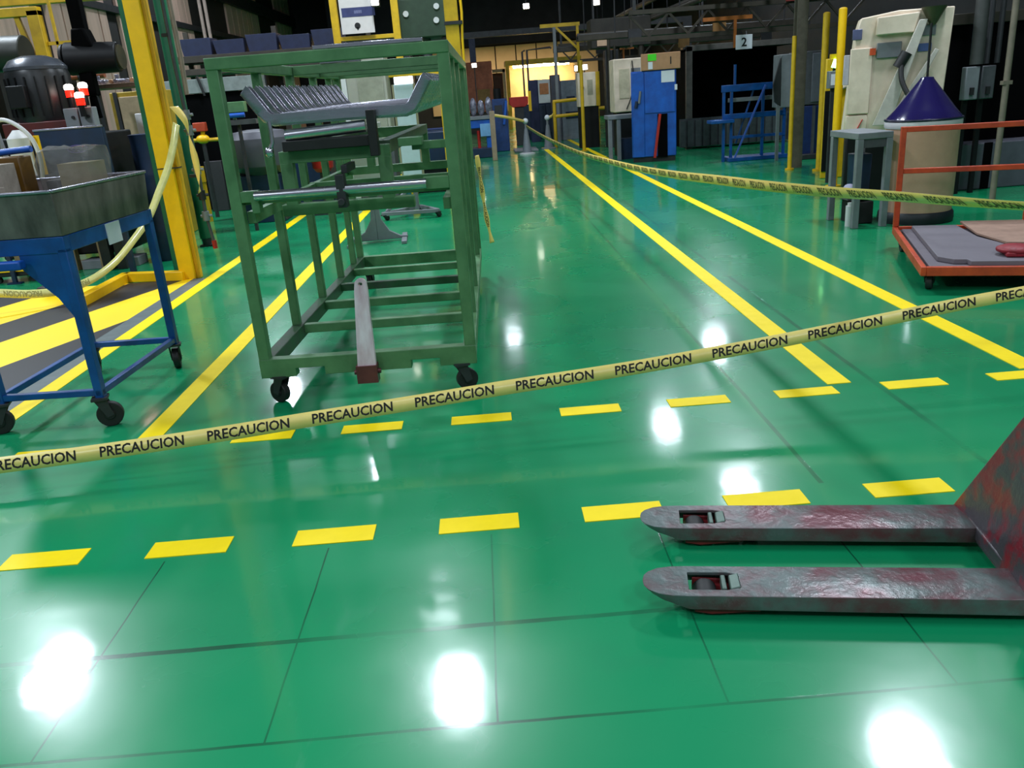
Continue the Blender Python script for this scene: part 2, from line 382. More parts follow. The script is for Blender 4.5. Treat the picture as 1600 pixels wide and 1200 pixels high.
# ------------------------------------------------------------------ the green rack
rk = thing('rolling_rack', 'tall green steel rolling rack with stacked metal parts standing in the lane', 'rack', (-1.28, 4.215, 0), -1.6)
W, LN, H, T = 1.16, 2.95, 1.755, 0.058
ps = (0.0, 0.70, 1.42, 2.07, 2.60, LN - T)
for i, y in enumerate(ps):
    for x in (0, W - T):
        if x > 0 and i in (3,): continue
        ww = T if i in (0, 5) else 0.05
        part(rk, 'post', MB().box(x, x + ww, y, y + ww, 0.25 if i else 0.15, H), GRN, 0.004)
for (x0, x1, y0, y1, z0, z1, nm) in ((0, W, -0.004, T, 1.70, H, 'top_rail'), (0, W, LN - T, LN, 1.70, H, 'top_rail'), (0, T, T, LN - T, 1.70, H, 'top_rail'), (W - T, W, T, LN - T, 1.70, H, 'top_rail'),
                                 (T, W - T, 1.42, 1.47, 1.70, H, 'top_rail'), (T, W - T, 2.2, 2.25, 1.70, H, 'top_rail')):
    part(rk, nm, MB().box(x0, x1, y0, y1, z0, z1), GRN, 0.004)
fr = MB().prism([(0, 0.15), (0.19, 0.15), (0.19, 0.195), (0.345, 0.195), (0.345, 0.15), (0.81, 0.15), (0.81, 0.195), (0.965, 0.195), (0.965, 0.15), (W, 0.15), (W, 0.252), (0, 0.252)], -T, 0.006, Matrix.Rotation(R(90), 4, 'X'))
part(rk, 'bottom_rail', fr, GRN, 0.003)
part(rk, 'bottom_rail', MB().box(0, W, LN - T, LN, 0.16, 0.252), GRN, 0.004)
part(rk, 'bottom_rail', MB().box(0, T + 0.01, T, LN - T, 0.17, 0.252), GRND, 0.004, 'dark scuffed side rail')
part(rk, 'bottom_rail', MB().box(W - T - 0.01, W, T, LN - T, 0.17, 0.252), GRN, 0.004)
for y in (0.72, 1.30, 1.85, 2.38):
    part(rk, 'cross_member', MB().box(T, W - T, y, y + 0.05, 0.19, 0.245), GRN if y != 1.85 else GRND, 0.004)
# middle level: front bar, brackets, side rails
mbx = MB().box(T, 0.145, 0.0, 0.05, 1.075, 1.13).box(0.975, W - T, 0.0, 0.05, 1.075, 1.135).box(0.105, 0.145, 0.0, 0.06, 1.02, 1.08).box(T, W - T, 0.05, 0.09, 1.06, 1.10)
part(rk, 'middle_rail', mbx, GRN, 0.003)
part(rk, 'middle_rail', MB().box(T, 0.10, T, LN - T, 0.965, 1.025), GRN, 0.003)
part(rk, 'middle_rail', MB().box(W - 0.10, W - T, T, LN - T, 0.965, 1.025), GRN, 0.003)
part(rk, 'middle_rail', MB().box(T, W - T, 1.42, 1.47, 0.98, 1.03), GRN, 0.003)
tb = MB().cyl((0.135, -0.012, 1.105), (0.56, -0.012, 1.105), 0.024, n=20).cyl((0.58, -0.012, 1.107), (0.99, -0.012, 1.107), 0.024, n=20)
part(rk, 'tube_bar', tb, CHR, label='bright steel tube along the middle rail')
part(rk, 'hinge_bracket', MB().box(0.545, 0.59, -0.035, 0.03, 1.02, 1.18).cyl((0.567, -0.06, 1.05), (0.567, 0.05, 1.05), 0.018, n=12).box(0.57, 0.60, 0.03, 0.28, 1.18, 1.22), GRD, 0.003)
# inner saddle frame that carries the stack
sf = MB().box(0.225, 0.80, 0.20, 0.26, 1.235, 1.297).box(0.225, 0.29, 0.20, 0.26, 1.02, 1.24).box(0.735, 0.80, 0.20, 0.26, 1.02, 1.24)
sf.box(0.20, 0.90, 0.20, 0.26, 0.97, 1.03)
part(rk, 'saddle_frame', sf, GRN, 0.004)
sf2 = MB().box(0.27, 0.80, 2.55, 2.61, 1.24, 1.315).box(0.27, 0.335, 2.55, 2.61, 1.02, 1.24).box(0.735, 0.80, 2.55, 2.61, 1.02, 1.24).box(0.10, 1.06, 2.55, 2.61, 0.97, 1.03)
part(rk, 'saddle_frame', sf2, GRN, 0.004)
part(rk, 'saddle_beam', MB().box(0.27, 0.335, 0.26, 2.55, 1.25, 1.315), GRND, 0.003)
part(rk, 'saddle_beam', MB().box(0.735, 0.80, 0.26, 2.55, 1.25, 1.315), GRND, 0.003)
part(rk, 'support_arm', MB().box(0.92, W - T, 0.16, 0.22, 1.26, 1.30).box(0.86, 0.98, 0.10, 0.22, 1.285, 1.325), GRN, 0.003)
rl = part(rk, 'roller', MB().cyl((0.29, 0.16, 1.375), (0.70, 0.16, 1.395), 0.030, n=24), CHR)
part(rk, 'roller_tray', MB().box(0.27, 0.72, 0.13, 0.25, 1.298, 1.35).box(0.72, 0.765, 0.065, 0.12, 1.25, 1.47), BLK, 0.004)
lv = MB().tube([(0.235, 0.09, 1.45), (0.238, 0.09, 1.40), (0.236, 0.09, 1.35), (0.225, 0.085, 1.325)], 0.010)
lv.ell((0.215, 0.08, 1.305), 0.022, 0.016, 0.026)
part(rk, 'release_lever', lv, CHR)
# tow bar, hinged at the front rail and standing up
Mh = Matrix.Translation((0.58, -0.035, 0.14)) @ Matrix.Rotation(R(-6), 4, 'X') @ Matrix.Rotation(R(2), 4, 'Y')
th = MB()
prof = [(-0.050, 0.0), (0.050, 0.0), (0.034, 0.45)] + [(0.030 * math.cos(a), 0.485 + 0.030 * math.sin(a)) for a in [R(d) for d in range(0, 181, 20)]] + [(-0.034, 0.45)]
hole = [(0.011 * math.cos(R(d)), 0.487 + 0.011 * math.sin(R(d))) for d in range(0, 360, 30)]
tow = part(rk, 'tow_bar', MB(), mat('pinkish_worn_steel', (232, 218, 226), 0.3, 0.1, rgb2=(190, 156, 168), scale=6, stretch=(2, 2, 0.6)), label='pinkish worn steel tow bar standing upright')
bmx = bmesh.new()
vo = [bmx.verts.new((x, 0, z)) for x, z in prof]; vi = [bmx.verts.new((x, 0, z)) for x, z in hole]
eo = [bmx.edges.new((vo[i], vo[(i + 1) % len(vo)])) for i in range(len(vo))] + [bmx.edges.new((vi[i], vi[(i + 1) % len(vi)])) for i in range(len(vi))]
bmesh.ops.triangle_fill(bmx, edges=eo, use_beauty=True)
g = bmesh.ops.extrude_face_region(bmx, geom=list(bmx.faces))
bmesh.ops.translate(bmx, verts=[v for v in g['geom'] if isinstance(v, bmesh.types.BMVert)], vec=(0, -0.035, 0))
bmesh.ops.recalc_face_normals(bmx, faces=bmx.faces); bmx.transform(Mh); bmx.to_mesh(tow.data); bmx.free()
part(tow, 'hinge_block', MB().box(0.525, 0.635, -0.075, -0.004, 0.105, 0.20).cyl((0.51, -0.04, 0.16), (0.65, -0.04, 0.16), 0.014, n=12), mat('dark_red_worn_steel', (112, 58, 62), 0.35, 0.3, var=0.4))
for x, y, rz in ((0.10, 0.02, 150), (W - 0.09, 0.02, 20), (0.10, LN - 0.10, 80), (W - 0.09, LN - 0.10, 80)):
    caster(rk, x, y, 0.155, 0.058, 0.04, rz)
def taper(o):
    if o.type == 'MESH':
        for v in o.data.vertices: v.co.x = W / 2 + (v.co.x - W / 2) * (1 - 0.07 * v.co.y / LN)
    for c_ in o.children: taper(c_)
taper(rk)
# small clutter lying on the rack roof: long bright strips
single('steel_strip', 'bright steel strips lying along the top of the green rack', 'metal strip', MB().box(0, 0.52, 0, 0.05, 0, 0.018).box(0.06, 0.50, 0.055, 0.09, 0, 0.014), CHR, (-0.76, 4.205, 1.757), -1.6, 'loose strips on the rack roof', 0.002)
single('steel_strip', 'short dark-ended steel bar on top of the rack, near its middle', 'metal strip', MB().box(0, 0.17, 0, 0.05, 0, 0.03).box(0.17, 0.26, 0.005, 0.045, 0, 0.02), ALU, (-0.985, 5.62, 1.757), -1.6, 'loose strips on the rack roof', 0.003)

# the stack of bent channel parts: wide bar, two arms rising and leaning outward
def channel_part(cx):
    mb = MB()
    path = [(-0.458, 0.150), (-0.445, 0.138), (-0.385, 0.045), (-0.365, 0.018), (-0.335, 0.002), (0.0, 0.006), (0.335, 0.002), (0.365, 0.018), (0.385, 0.045), (0.445, 0.138), (0.458, 0.150)]
    sec = [(-0.030, 0.024), (-0.030, -0.024), (-0.020, -0.036), (0.020, -0.036), (0.030, -0.024), (0.030, 0.024), (0.024, 0.024), (0.024, -0.020), (-0.024, -0.020), (-0.024, 0.024)]
    n = len(sec); vs = []; fs = []
    for i, (px, pz) in enumerate(path):
        a, c = path[max(i - 1, 0)], path[min(i + 1, len(path) - 1)]
        t = Vector((c[0] - a[0], 0, c[1] - a[1])).normalized(); nn = Vector((-t.z, 0, t.x))
        for sy, sz in sec: vs.append(Vector((px * cx, sy, pz)) + nn * sz)
    for i in range(len(path) - 1):
        for kk in range(n): fs.append((i * n + kk, i * n + (kk + 1) % n, (i + 1) * n + (kk + 1) % n, (i + 1) * n + kk))
    fs += [tuple(range(n)), tuple(range((len(path) - 1) * n, len(path) * n))]
    return mb.add(vs, fs)
cr, sr = math.cos(R(-1.6)), math.sin(R(-1.6))
def rackpt(x, y, z): return (-1.28 + x * cr - y * sr, 4.215 + x * sr + y * cr, z)
ch0 = single('bent_channel', 'foremost bent steel channel of the stack on the green rack', 'metal part', channel_part(1.0), ALU, rackpt(0.580, 0.16, 1.458), -3.0, 'bent steel channels stacked on the rack', 0.002)
for i in range(1, 14):
    c = ch0.copy(); COL.objects.link(c); c.location = rackpt(0.580, 0.16 + 0.175 * i, 1.458 + 0.002 * i)
    c['label'] = 'rearmost bent steel channel of the stack on the green rack' if i == 13 else '%s bent steel channel from the front in the stack on the green rack' % (ordn + ['eleventh', 'twelfth', 'thirteenth'])[i]

# ------------------------------------------------------------------ pallet jack
pj = thing('pallet_jack', 'worn dark red pallet jack, its two forks pointing left across the floor', 'pallet jack', (0.41, 2.315, 0), -9.5)
def fork(yc):
    bm = bmesh.new(); zt, th_, hw, Lf = 0.085, 0.008, 0.080, 1.12
    out = []
    for d in range(90, 271, 15):
        a = R(d); out.append((0.115 + 0.115 * math.cos(a) * 1.0, hw * math.sin(a) * (0.62 if True else 1)))
    out = [(0.0, 0.0)]
    top = [(0.135, hw), (0.085, hw * 0.97), (0.045, hw * 0.85), (0.018, hw * 0.62), (0.003, hw * 0.34), (0.0, hw * 0.12)]
    ring = [(Lf, hw)] + top + [(x, -y) for x, y in reversed(top)] + [(Lf, -hw)]
    slot = [(0.135, 0.046), (0.25, 0.046), (0.285, 0.034), (0.285, -0.034), (0.25, -0.046), (0.135, -0.046)]
    vo = [bm.verts.new((x, y + yc, zt)) for x, y in ring]; vi = [bm.verts.new((x, y + yc, zt)) for x, y in slot]
    ed = [bm.edges.new((vo[i], vo[(i + 1) % len(vo)])) for i in range(len(vo))] + [bm.edges.new((vi[i], vi[(i + 1) % len(vi)])) for i in range(len(vi))]
    bmesh.ops.triangle_fill(bm, edges=ed, use_beauty=True)
    bm.faces.ensure_lookup_table()
    # skirts: outer edge rolled down; shallow at the tip, full depth along the fork
    def depth(x): return 0.016 + 0.038 * min(1, max(0, (x - 0.02) / 0.14))
    lo = [bm.verts.new((x + (0.012 if x < 0.1 else 0), (y * 0.985) + yc, zt - depth(x))) for x, y in ring]
    for i in range(len(ring) - 1): bm.faces.new((vo[i], vo[i + 1], lo[i + 1], lo[i]))
    li = [bm.verts.new((x, y + yc, zt - 0.012)) for x, y in slot]
    for i in range(len(slot)): bm.faces.new((vi[i], vi[(i + 1) % len(slot)], li[(i + 1) % len(slot)], li[i]))
    bmesh.ops.recalc_face_normals(bm, faces=bm.faces)
    me = bpy.data.meshes.new('fork'); bm.to_mesh(me); bm.free()
    for p in me.polygons: p.use_smooth = True
    me.set_sharp_from_angle(angle=R(50))
    o = link('fork', me, JCK, pj)
    sd = o.modifiers.new('thick', 'SOLIDIFY'); sd.thickness = 0.006; sd.offset = -1
    bv = o.modifiers.new('bev', 'BEVEL'); bv.width = 0.006; bv.segments = 3; bv.limit_method = 'ANGLE'; bv.angle_limit = R(50)
    part(o, 'load_roller', MB().cyl((0.185, yc - 0.035, 0.037), (0.185, yc + 0.035, 0.037), 0.036, n=24), BLK, 0.004)
    part(o, 'load_roller', MB().cyl((0.375, yc - 0.03, 0.03), (0.375, yc + 0.03, 0.03), 0.029, n=20), BLK, 0.004)
    br = MB().prism([(0.15, 0.018), (0.20, 0.010), (0.34, 0.022), (0.34, 0.05), (0.15, 0.06)], -yc - 0.062, -yc - 0.054, Matrix.Rotation(R(90), 4, 'X')).prism([(0.15, 0.018), (0.20, 0.010), (0.34, 0.022), (0.34, 0.05), (0.15, 0.06)], -yc + 0.054, -yc + 0.062, Matrix.Rotation(R(90), 4, 'X')).box(0.21, 0.30, yc - 0.054, yc + 0.054, 0.03, 0.045).cyl((0.185, yc - 0.066, 0.037), (0.185, yc + 0.066, 0.037), 0.010, n=12)
    part(o, 'roller_bracket', br, mat('dirty_red', (120, 30, 34), 0.45, var=0.5, scale=20), 0.002)
    part(o, 'link_lug', MB().box(0.232, 0.246, yc - 0.036, yc + 0.036, 0.05, 0.083).prism([(0.256, 0.05), (0.284, 0.05), (0.284, 0.090), (0.256, 0.082)], -yc - 0.036, -yc + 0.036, Matrix.Rotation(R(90), 4, 'X')), mat('green_grey_worn_steel', (96, 118, 108), 0.4, 0.3, var=0.3), 0.003)
    part(o, 'push_rod', MB().cyl((0.30, yc, 0.045), (1.1, yc, 0.05), 0.012, n=10), GRD)
    return o
fork(0.195); fork(-0.195)
# upright frame: apex plate leaning back between the fork heels
fpl = MB()
fpl.plate([(1.055, 0.285, 0.075), (1.075, 0.12, 0.028), (1.075, -0.12, 0.028), (1.055, -0.285, 0.075), (1.135, -0.055, 0.505), (1.14, 0.0, 0.52), (1.135, 0.055, 0.505)], 0.016)
fpl.box(1.06, 1.13, -0.275, 0.275, 0.04, 0.088)
part(pj, 'front_frame', fpl, JCR, 0.006, 'scraped red triangular front frame')
part(pj, 'pump', MB().cyl((1.28, 0, 0.10), (1.28, 0, 0.42), 0.05, n=24).box(1.16, 1.34, -0.07, 0.07, 0.16, 0.24), JCR, 0.004)
part(pj, 'steer_wheel', MB().cyl((1.30, 0.035, 0.09), (1.30, 0.085, 0.09), 0.09, n=28), BLK, 0.006)
part(pj, 'steer_wheel', MB().cyl((1.30, -0.085, 0.09), (1.30, -0.035, 0.09), 0.09, n=28), BLK, 0.006)
hd = part(pj, 'tow_handle', MB().tube([(1.30, 0, 0.42), (1.36, 0, 0.75), (1.42, 0, 1.08)], 0.017).tube([(1.42, 0, 1.08), (1.43, 0.06, 1.13), (1.44, 0.09, 1.2), (1.44, 0.06, 1.25), (1.44, -0.06, 1.25), (1.44, -0.09, 1.2), (1.43, -0.06, 1.13), (1.42, 0, 1.08)], 0.014), GRD)

# ------------------------------------------------------------------ blue cart with the steel tray
bc = thing('blue_cart', 'blue steel cart on black casters carrying a large oily steel tray', 'cart', (-2.06, 4.06, 0), -3.0)
# local: x to the left is negative; front edge y=0
CW, CL = -0.575, 1.0
for x, y in ((-0.045, 0.0), (CW, 0.0), (-0.045, CL - 0.045), (CW, CL - 0.045)):
    part(bc, 'leg', MB().box(x, x + 0.045, y, y + 0.045, 0.16, 0.94), BLU, 0.004)
part(bc, 'top_frame', MB().box(CW, 0, 0, 0.05, 0.92, 1.0).box(CW, 0, CL - 0.05, CL, 0.92, 1.0).box(CW, CW + 0.05, 0.05, CL - 0.05, 0.92, 1.0).box(-0.05, 0, 0.05, CL - 0.05, 0.92, 1.0).box(CW + 0.05, -0.05, 0.05, CL - 0.05, 0.985, 0.998), BLU, 0.004)
for a, b_ in (((CW, 0.022), (0, 0.022)), ((CW, CL - 0.022), (0, CL - 0.022)), ((CW + 0.022, 0), (CW + 0.022, CL)), ((-0.022, 0), (-0.022, CL))):
    part(bc, 'lower_rail', MB().beam((a[0], a[1], 0.19), (b_[0], b_[1], 0.19), 0.034), BLU, 0.004)
part(bc, 'gusset', MB().prism([(-0.045, 0.94), (-0.045, 0.60), (-0.10, 0.70), (-0.24, 0.85), (-0.24, 0.94)], -0.012, -0.004, Matrix.Rotation(R(90), 4, 'X')), BLU)
part(bc, 'push_bar', MB().box(CW, -0.20, -0.075, -0.02, 0.862, 0.905), BLM, 0.008, 'brighter blue push bar below the top frame')
plq = part(bc, 'label_plate', MB().box(0.0, 0.006, 0.42, 0.57, 0.885, 0.995), SIGNW, label='small pale label plate on the top rail')
for x, y, rz in ((-0.03, 0.02, 20), (CW + 0.02, 0.02, 200), (-0.03, CL - 0.03, 110), (CW + 0.02, CL - 0.03, 110)):
    caster(bc, x, y, 0.165, 0.066, 0.04, rz)
# tray: an open bin with sloping walls and a rolled rim
ty = MB()
def bin_mesh(mb, x0, x1, y0, y1, z0, z1, fl, t=0.006):
    o = [(x0, y0, z0), (x1, y0, z0), (x1, y1, z0), (x0, y1, z0), (x0 - fl, y0 - fl, z1), (x1 + fl * 0.5, y0 - fl, z1), (x1 + fl * 0.5, y1 + fl * 0.3, z1), (x0 - fl, y1 + fl * 0.3, z1)]
    i_ = [(x0 + t, y0 + t, z0 + t), (x1 - t, y0 + t, z0 + t), (x1 - t, y1 - t, z0 + t), (x0 + t, y1 - t, z0 + t), (x0 - fl + t, y0 - fl + t, z1), (x1 + fl * 0.5 - t, y0 - fl + t, z1), (x1 + fl * 0.5 - t, y1 + fl * 0.3 - t, z1), (x0 - fl + t, y1 + fl * 0.3 - t, z1)]
    fs = [(0, 3, 2, 1), (0, 1, 5, 4), (1, 2, 6, 5), (2, 3, 7, 6), (3, 0, 4, 7)]
    fi = [tuple(v + 8 for v in reversed(f)) for f in fs]
    rim = [(4 + k_, 4 + (k_ + 1) % 4, 12 + (k_ + 1) % 4, 12 + k_) for k_ in range(4)]
    mb.add(o + i_, fs + fi + rim)
bin_mesh(ty, -0.66, 0.0, 0.0, 0.98, 1.0, 1.215, 0.03)
tr = thing('parts_tray', 'large dirty grey steel tray resting on top of the blue cart', 'tray', (-2.06, 4.06, 0.002), -3.0)
part(tr, 'tray_body', ty, STL, 0.004)
rm = MB()
for p, q in (((-0.69, -0.03), (0.015, -0.03)), ((0.015, -0.03), (0.015, 0.99)), ((0.015, 0.99), (-0.69, 0.99)), ((-0.69, 0.99), (-0.69, -0.03))):
    rm.beam((p[0], p[1], 1.215), (q[0], q[1], 1.215), 0.020, 0.014)
part(tr, 'rim', rm, ALU, 0.004)

# ------------------------------------------------------------------ yellow column, floor rail, dark green posts
yc = thing('yellow_column', 'tall yellow steel column standing left of the green rack', 'column', (-2.95, 8.1, 0))
part(yc, 'shaft', MB().box(-0.105, 0.045, -0.06, 0.05, 0.0, 7.9), YST, 0.008)
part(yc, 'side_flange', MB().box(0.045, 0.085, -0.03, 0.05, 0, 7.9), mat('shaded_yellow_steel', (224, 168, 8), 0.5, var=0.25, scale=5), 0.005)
part(yc, 'band', MB().box(-0.108, 0.09, -0.064, 0.054, 1.055, 1.065), GRD)
yr = MB().beam((-3.0, 8.04, 0.045), (-3.64, 8.19, 0.045), 0.09, 0.09).beam((-3.64, 8.22, 0.045), (-3.62, 7.03, 0.045), 0.09, 0.09)
single('floor_rail', 'low yellow angled steel rail on the floor at the foot of the yellow column', 'rail', yr, YST, bev=0.006)
single('green_post', 'dark green upright post close behind the left side of the yellow column', 'post', MB().box(-0.05, 0.05, -0.05, 0.05, 0, 7.9), DGR, (-3.25, 8.62, 0), bev=0.004)
gp = thing('green_pipe', 'dark green upright pipe standing between the yellow column and the green rack', 'pipe', (-3.44, 10.15, 0))
part(gp, 'pipe_body', MB().cyl((0, 0, 0.10), (0, 0, 7.9), 0.072, n=18), DGR)
part(gp, 'foot', MB().cyl((0, 0, 0), (0.0, 0, 0.12), 0.05, 0.06, n=14).box(-0.08, 0.1, -0.05, 0.05, 0, 0.02), GRD)
# air line with fittings on the column's right side
al = thing('air_line', 'grey air line with fittings running down beside the yellow column', 'air line', (-2.76, 8.2, 0))
part(al, 'hose', MB().tube([(0.0, 0, 2.9), (0.0, 0.0, 2.0), (0.015, 0, 1.5), (0.03, 0.0, 1.0), (0.02, 0, 0.6), (0.05, 0, 0.30)], 0.016), GRM)
part(al, 'hose', MB().tube([(0.05, 0.03, 2.9), (0.06, 0.03, 2.0), (0.05, 0.03, 1.7)], 0.022), mat('tan_hose', (150, 130, 116), 0.5))
for z in (1.52, 1.38, 1.02, 0.78, 0.58):
    part(al, 'fitting', MB().cyl((0.02, 0, z - 0.045), (0.02, 0, z + 0.045), 0.034, n=12).cyl((-0.03, 0, z), (0.08, 0, z), 0.014, n=8), GRY if z != 0.78 else BLK)
part(al, 'valve', MB().cyl((0.05, 0, 0.26), (0.05, 0, 0.34), 0.022, n=12), RED)
part(al, 'clamp', MB().box(-0.06, 0.0, -0.02, 0.02, 2.2, 2.23).box(-0.06, 0.0, -0.02, 0.02, 0.95, 0.98), GRD)

# ------------------------------------------------------------------ caution tapes
def catmull(pts, n=8):
    P = [Vector(p) for p in pts]; out = []
    for i in range(len(P) - 1):
        a, b, c, d = P[max(i - 1, 0)], P[i], P[i + 1], P[min(i + 2, len(P) - 1)]
        for k_ in range(n):
            t = k_ / n
            out.append(0.5 * ((2 * b) + (c - a) * t + (2 * a - 5 * b + 4 * c - d) * t * t + (3 * b - a - 3 * c + d) * t ** 3))
    out.append(P[-1]); return out
def tape(name, label, pts, halffn, M, word=None, period=0.47, frac=0.78, size=0.06, ink=INK, phase=0.0, from_end=False, group='caution tapes'):
    C = catmull(pts, 10); S = [0.0]
    for i in range(1, len(C)): S.append(S[-1] + (C[i] - C[i - 1]).length)
    hv = [Vector(halffn(c, s / S[-1])) for c, s in zip(C, S)]
    root = thing(name, label, 'caution tape', (0, 0, 0), 0, group)
    mb = MB(); vs = []; fs = []
    for c, h in zip(C, hv): vs += [c - h, c + h]
    for i in range(len(C) - 1): fs.append((2 * i, 2 * i + 2, 2 * i + 3, 2 * i + 1))
    me = bpy.data.meshes.new('film'); me.from_pydata(vs, [], fs)
    for p in me.polygons: p.use_smooth = True
    f = link('film', me, M, root)
    sd = f.modifiers.new('t', 'SOLIDIFY'); sd.thickness = 0.0006; sd.offset = 0
    if word:
        tv, tf = text_mesh(word, 1.0, None, 2)
        x0 = min(v.x for v in tv); x1 = max(v.x for v in tv); y0 = min(v.y for v in tv); y1 = max(v.y for v in tv)
        s = phase
        import bisect
        while s + period * frac < S[-1]:
            allv = []
            for v in tv:
                ss = s + (v.x - x0) / (x1 - x0) * period * frac; t = ((v.y - y0) / (y1 - y0) - 0.5) * 1.45
                j = min(max(bisect.bisect(S, ss) - 1, 0), len(S) - 2); a = (ss - S[j]) / max(S[j + 1] - S[j], 1e-6)
                c = C[j].lerp(C[j + 1], a); h = hv[j].lerp(hv[j + 1], a)
                d = (C[j + 1] - C[j]).normalized(); nn = d.cross(h).normalized()
                if nn.dot(Vector((0, 0, 1.5)) - c) < 0: nn = -nn
                allv.append(c + h * t * 0.92 + nn * 0.0012)
            s += period
            tm = bpy.data.meshes.new('lettering'); tm.from_pydata(allv, [], tf)
            link('lettering', tm, ink, root)
    return root
FT = [(-4.3, 3.16, 0.30), (-3.2, 3.26, 0.165), (-2.376, 3.335, 0.123), (-2.217, 3.35, 0.126), (-1.812, 3.388, 0.134), (-1.341, 3.43, 0.151), (-0.887, 3.47, 0.176), (-0.366, 3.515, 0.203), (0.048, 3.55, 0.227), (0.651, 3.6, 0.256), (1.267, 3.65, 0.304), (1.705, 3.685, 0.346), (2.211, 3.725, 0.397), (2.533, 3.75, 0.422), (2.792, 3.77, 0.443), (4.3, 3.92, 0.66)]
FC = catmull(FT[:3], 10); PH = (sum((FC[i + 1] - FC[i]).length for i in range(20)) + 0.115) % 0.468
tape('caution_tape', 'pale yellow caution tape with black PRECAUCION lettering stretched across the lane in front', FT, lambda c, t: (0, 0.012 - 0.004 * t, 0.036 - 0.008 * t), TAPE, 'PRECAUCION', 0.468, 0.78, phase=PH)
RT = [(1.131, 21.3, 0.685), (1.295, 17.663, 0.583), (1.483, 13.47, 0.539), (1.601, 10.845, 0.576), (1.681, 9.058, 0.622), (1.749, 7.55, 0.686), (1.798, 6.465, 0.746), (1.845, 5.418, 0.802), (1.886, 4.499, 0.862), (1.916, 3.841, 0.912), (1.938, 3.347, 0.946), (1.955, 2.962, 0.975), (1.98, 2.3, 1.03)]
def rth(c, t):
    k_ = min(1, max(0, (6.0 - c.y) / 3.0)); hw = 0.038; a = R(8 + 50 * k_)
    return (-hw * math.sin(a), 0, hw * math.cos(a))
tape('caution_tape', 'yellow caution tape running from the far stand over the right lane lines', RT, rth, TAPEW, 'PRECAUCION', 0.36, 0.74, ink=mat('faded_ink', (70, 66, 36), 0.6), phase=0.1)
LT = [(-2.80, 8.06, 1.45), (-2.838, 7.99, 1.278), (-2.907, 7.93, 1.079), (-3.009, 7.86, 0.874), (-3.12, 7.76, 0.652), (-3.254, 7.66, 0.479), (-3.428, 7.56, 0.301), (-3.617, 7.45, 0.182), (-3.812, 7.3, 0.133), (-4.042, 7.2, 0.14), (-4.254, 7.1, 0.187), (-4.6, 6.95, 0.26)]
def lth(c, t):
    k_ = min(1, max(0, (t - 0.25) / 0.5)); a = Vector((0.031, -0.010, -0.019)).lerp(Vector((0.002, -0.008, -0.036)), k_)
    return a
tape('caution_tape', 'pale yellow caution tape drooping from the yellow column down to the floor', LT, lth, mat('glossy_pale_tape', (222, 218, 140), 0.2, var=0.2, scale=14), 'PRECAUCION', 0.40, 0.72, ink=mat('faded_ink_pale', (150, 146, 84), 0.6), phase=1.7)
tape('caution_tape', 'short end of caution tape hanging at the rear right corner of the green rack', [(-0.050, 7.19, 1.02), (-0.035, 7.19, 0.80), (-0.015, 7.20, 0.53), (0.02, 7.20, 0.27)], lambda c, t: (0.016 + 0.006 * math.sin(t * 20), 0.012, 0.002), TAPEW, 'PRECAUCION', 0.30, 0.7, ink=mat('faded_ink'), phase=0.1)
KN = [(-2.78, 8.03, 1.60), (-2.70, 8.02, 1.46), (-2.69, 8.02, 1.28), (-2.68, 8.03, 1.05), (-2.70, 8.03, 0.82)]
tape('caution_tape', 'crumpled bundle of yellow caution tape tied on the right of the yellow column', KN, lambda c, t: (0.035 * math.cos(t * 5), 0.012, 0.012 * math.sin(t * 7)), TAPEW, None)


# ------------------------------------------------------------------ things lying in the steel tray
BOLT = mat('bolt_steel', (150, 150, 150), 0.35, 0.8, var=0.3)
pw = thing('wrapped_carton', 'carton wrapped in wrinkled clear plastic sitting in the steel tray', 'carton', (-2.225, 4.70, 1.012), -3)
part(pw, 'carton', MB().box(-0.05, 0.12, -0.08, 0.10, 0.0, 0.30), mat('pale_wood_card', (176, 160, 112), 0.7, var=0.25, scale=8))
pb = MB(); n_ = 18
ring = []
for zi, (z, sx, sy) in enumerate(((0.0, 0.145, 0.13), (0.10, 0.15, 0.14), (0.20, 0.155, 0.14), (0.30, 0.165, 0.14), (0.37, 0.16, 0.12), (0.385, 0.10, 0.07))):
    ring.append([(sx * math.copysign(abs(math.cos(2 * math.pi * k_ / n_)) ** 0.5, math.cos(2 * math.pi * k_ / n_)) + random.uniform(-.012, .012), sy * math.copysign(abs(math.sin(2 * math.pi * k_ / n_)) ** 0.5, math.sin(2 * math.pi * k_ / n_)) + random.uniform(-.012, .012), z + random.uniform(-.012, .012) * (zi > 0)) for k_ in range(n_)])
vs = [v for g_ in ring for v in g_]
pb.add(vs, [(i * n_ + k_, i * n_ + (k_ + 1) % n_, (i + 1) * n_ + (k_ + 1) % n_, (i + 1) * n_ + k_) for i in range(5) for k_ in range(n_)] + [tuple(range(5 * n_, 6 * n_))])
part(pw, 'plastic_film', pb, PLA)
part(pw, 'dark_part', MB().box(-0.13, -0.06, -0.09, 0.08, 0.0, 0.22), GRD, 0.01)
single('amber_block', 'dark amber plastic block standing in the steel tray', 'block', MB().box(-0.09, 0.09, -0.06, 0.06, 0, 0.36), mat('amber_plastic', (120, 84, 24), 0.35, rgb2=(64, 44, 14), scale=5), (-2.50, 4.58, 1.012), -3, bev=0.008)
single('blue_bar', 'short blue steel bar lying across the amber block', 'bar', MB().cyl((-0.10, 0, 0), (0.10, 0, 0.01), 0.017, n=14), BLM, (-2.47, 4.585, 1.392), -3)
single('grey_carton', 'pale grey carton with blue edge strip at the left end of the tray', 'carton', MB().box(-0.10, 0.06, -0.07, 0.07, 0, 0.33).box(-0.10, 0.064, -0.075, -0.07, 0.19, 0.22), mat('pale_grey_carton', (170, 160, 146), 0.7, rgb2=(140, 130, 118)), (-2.49, 4.42, 1.012), -3, bev=0.004)
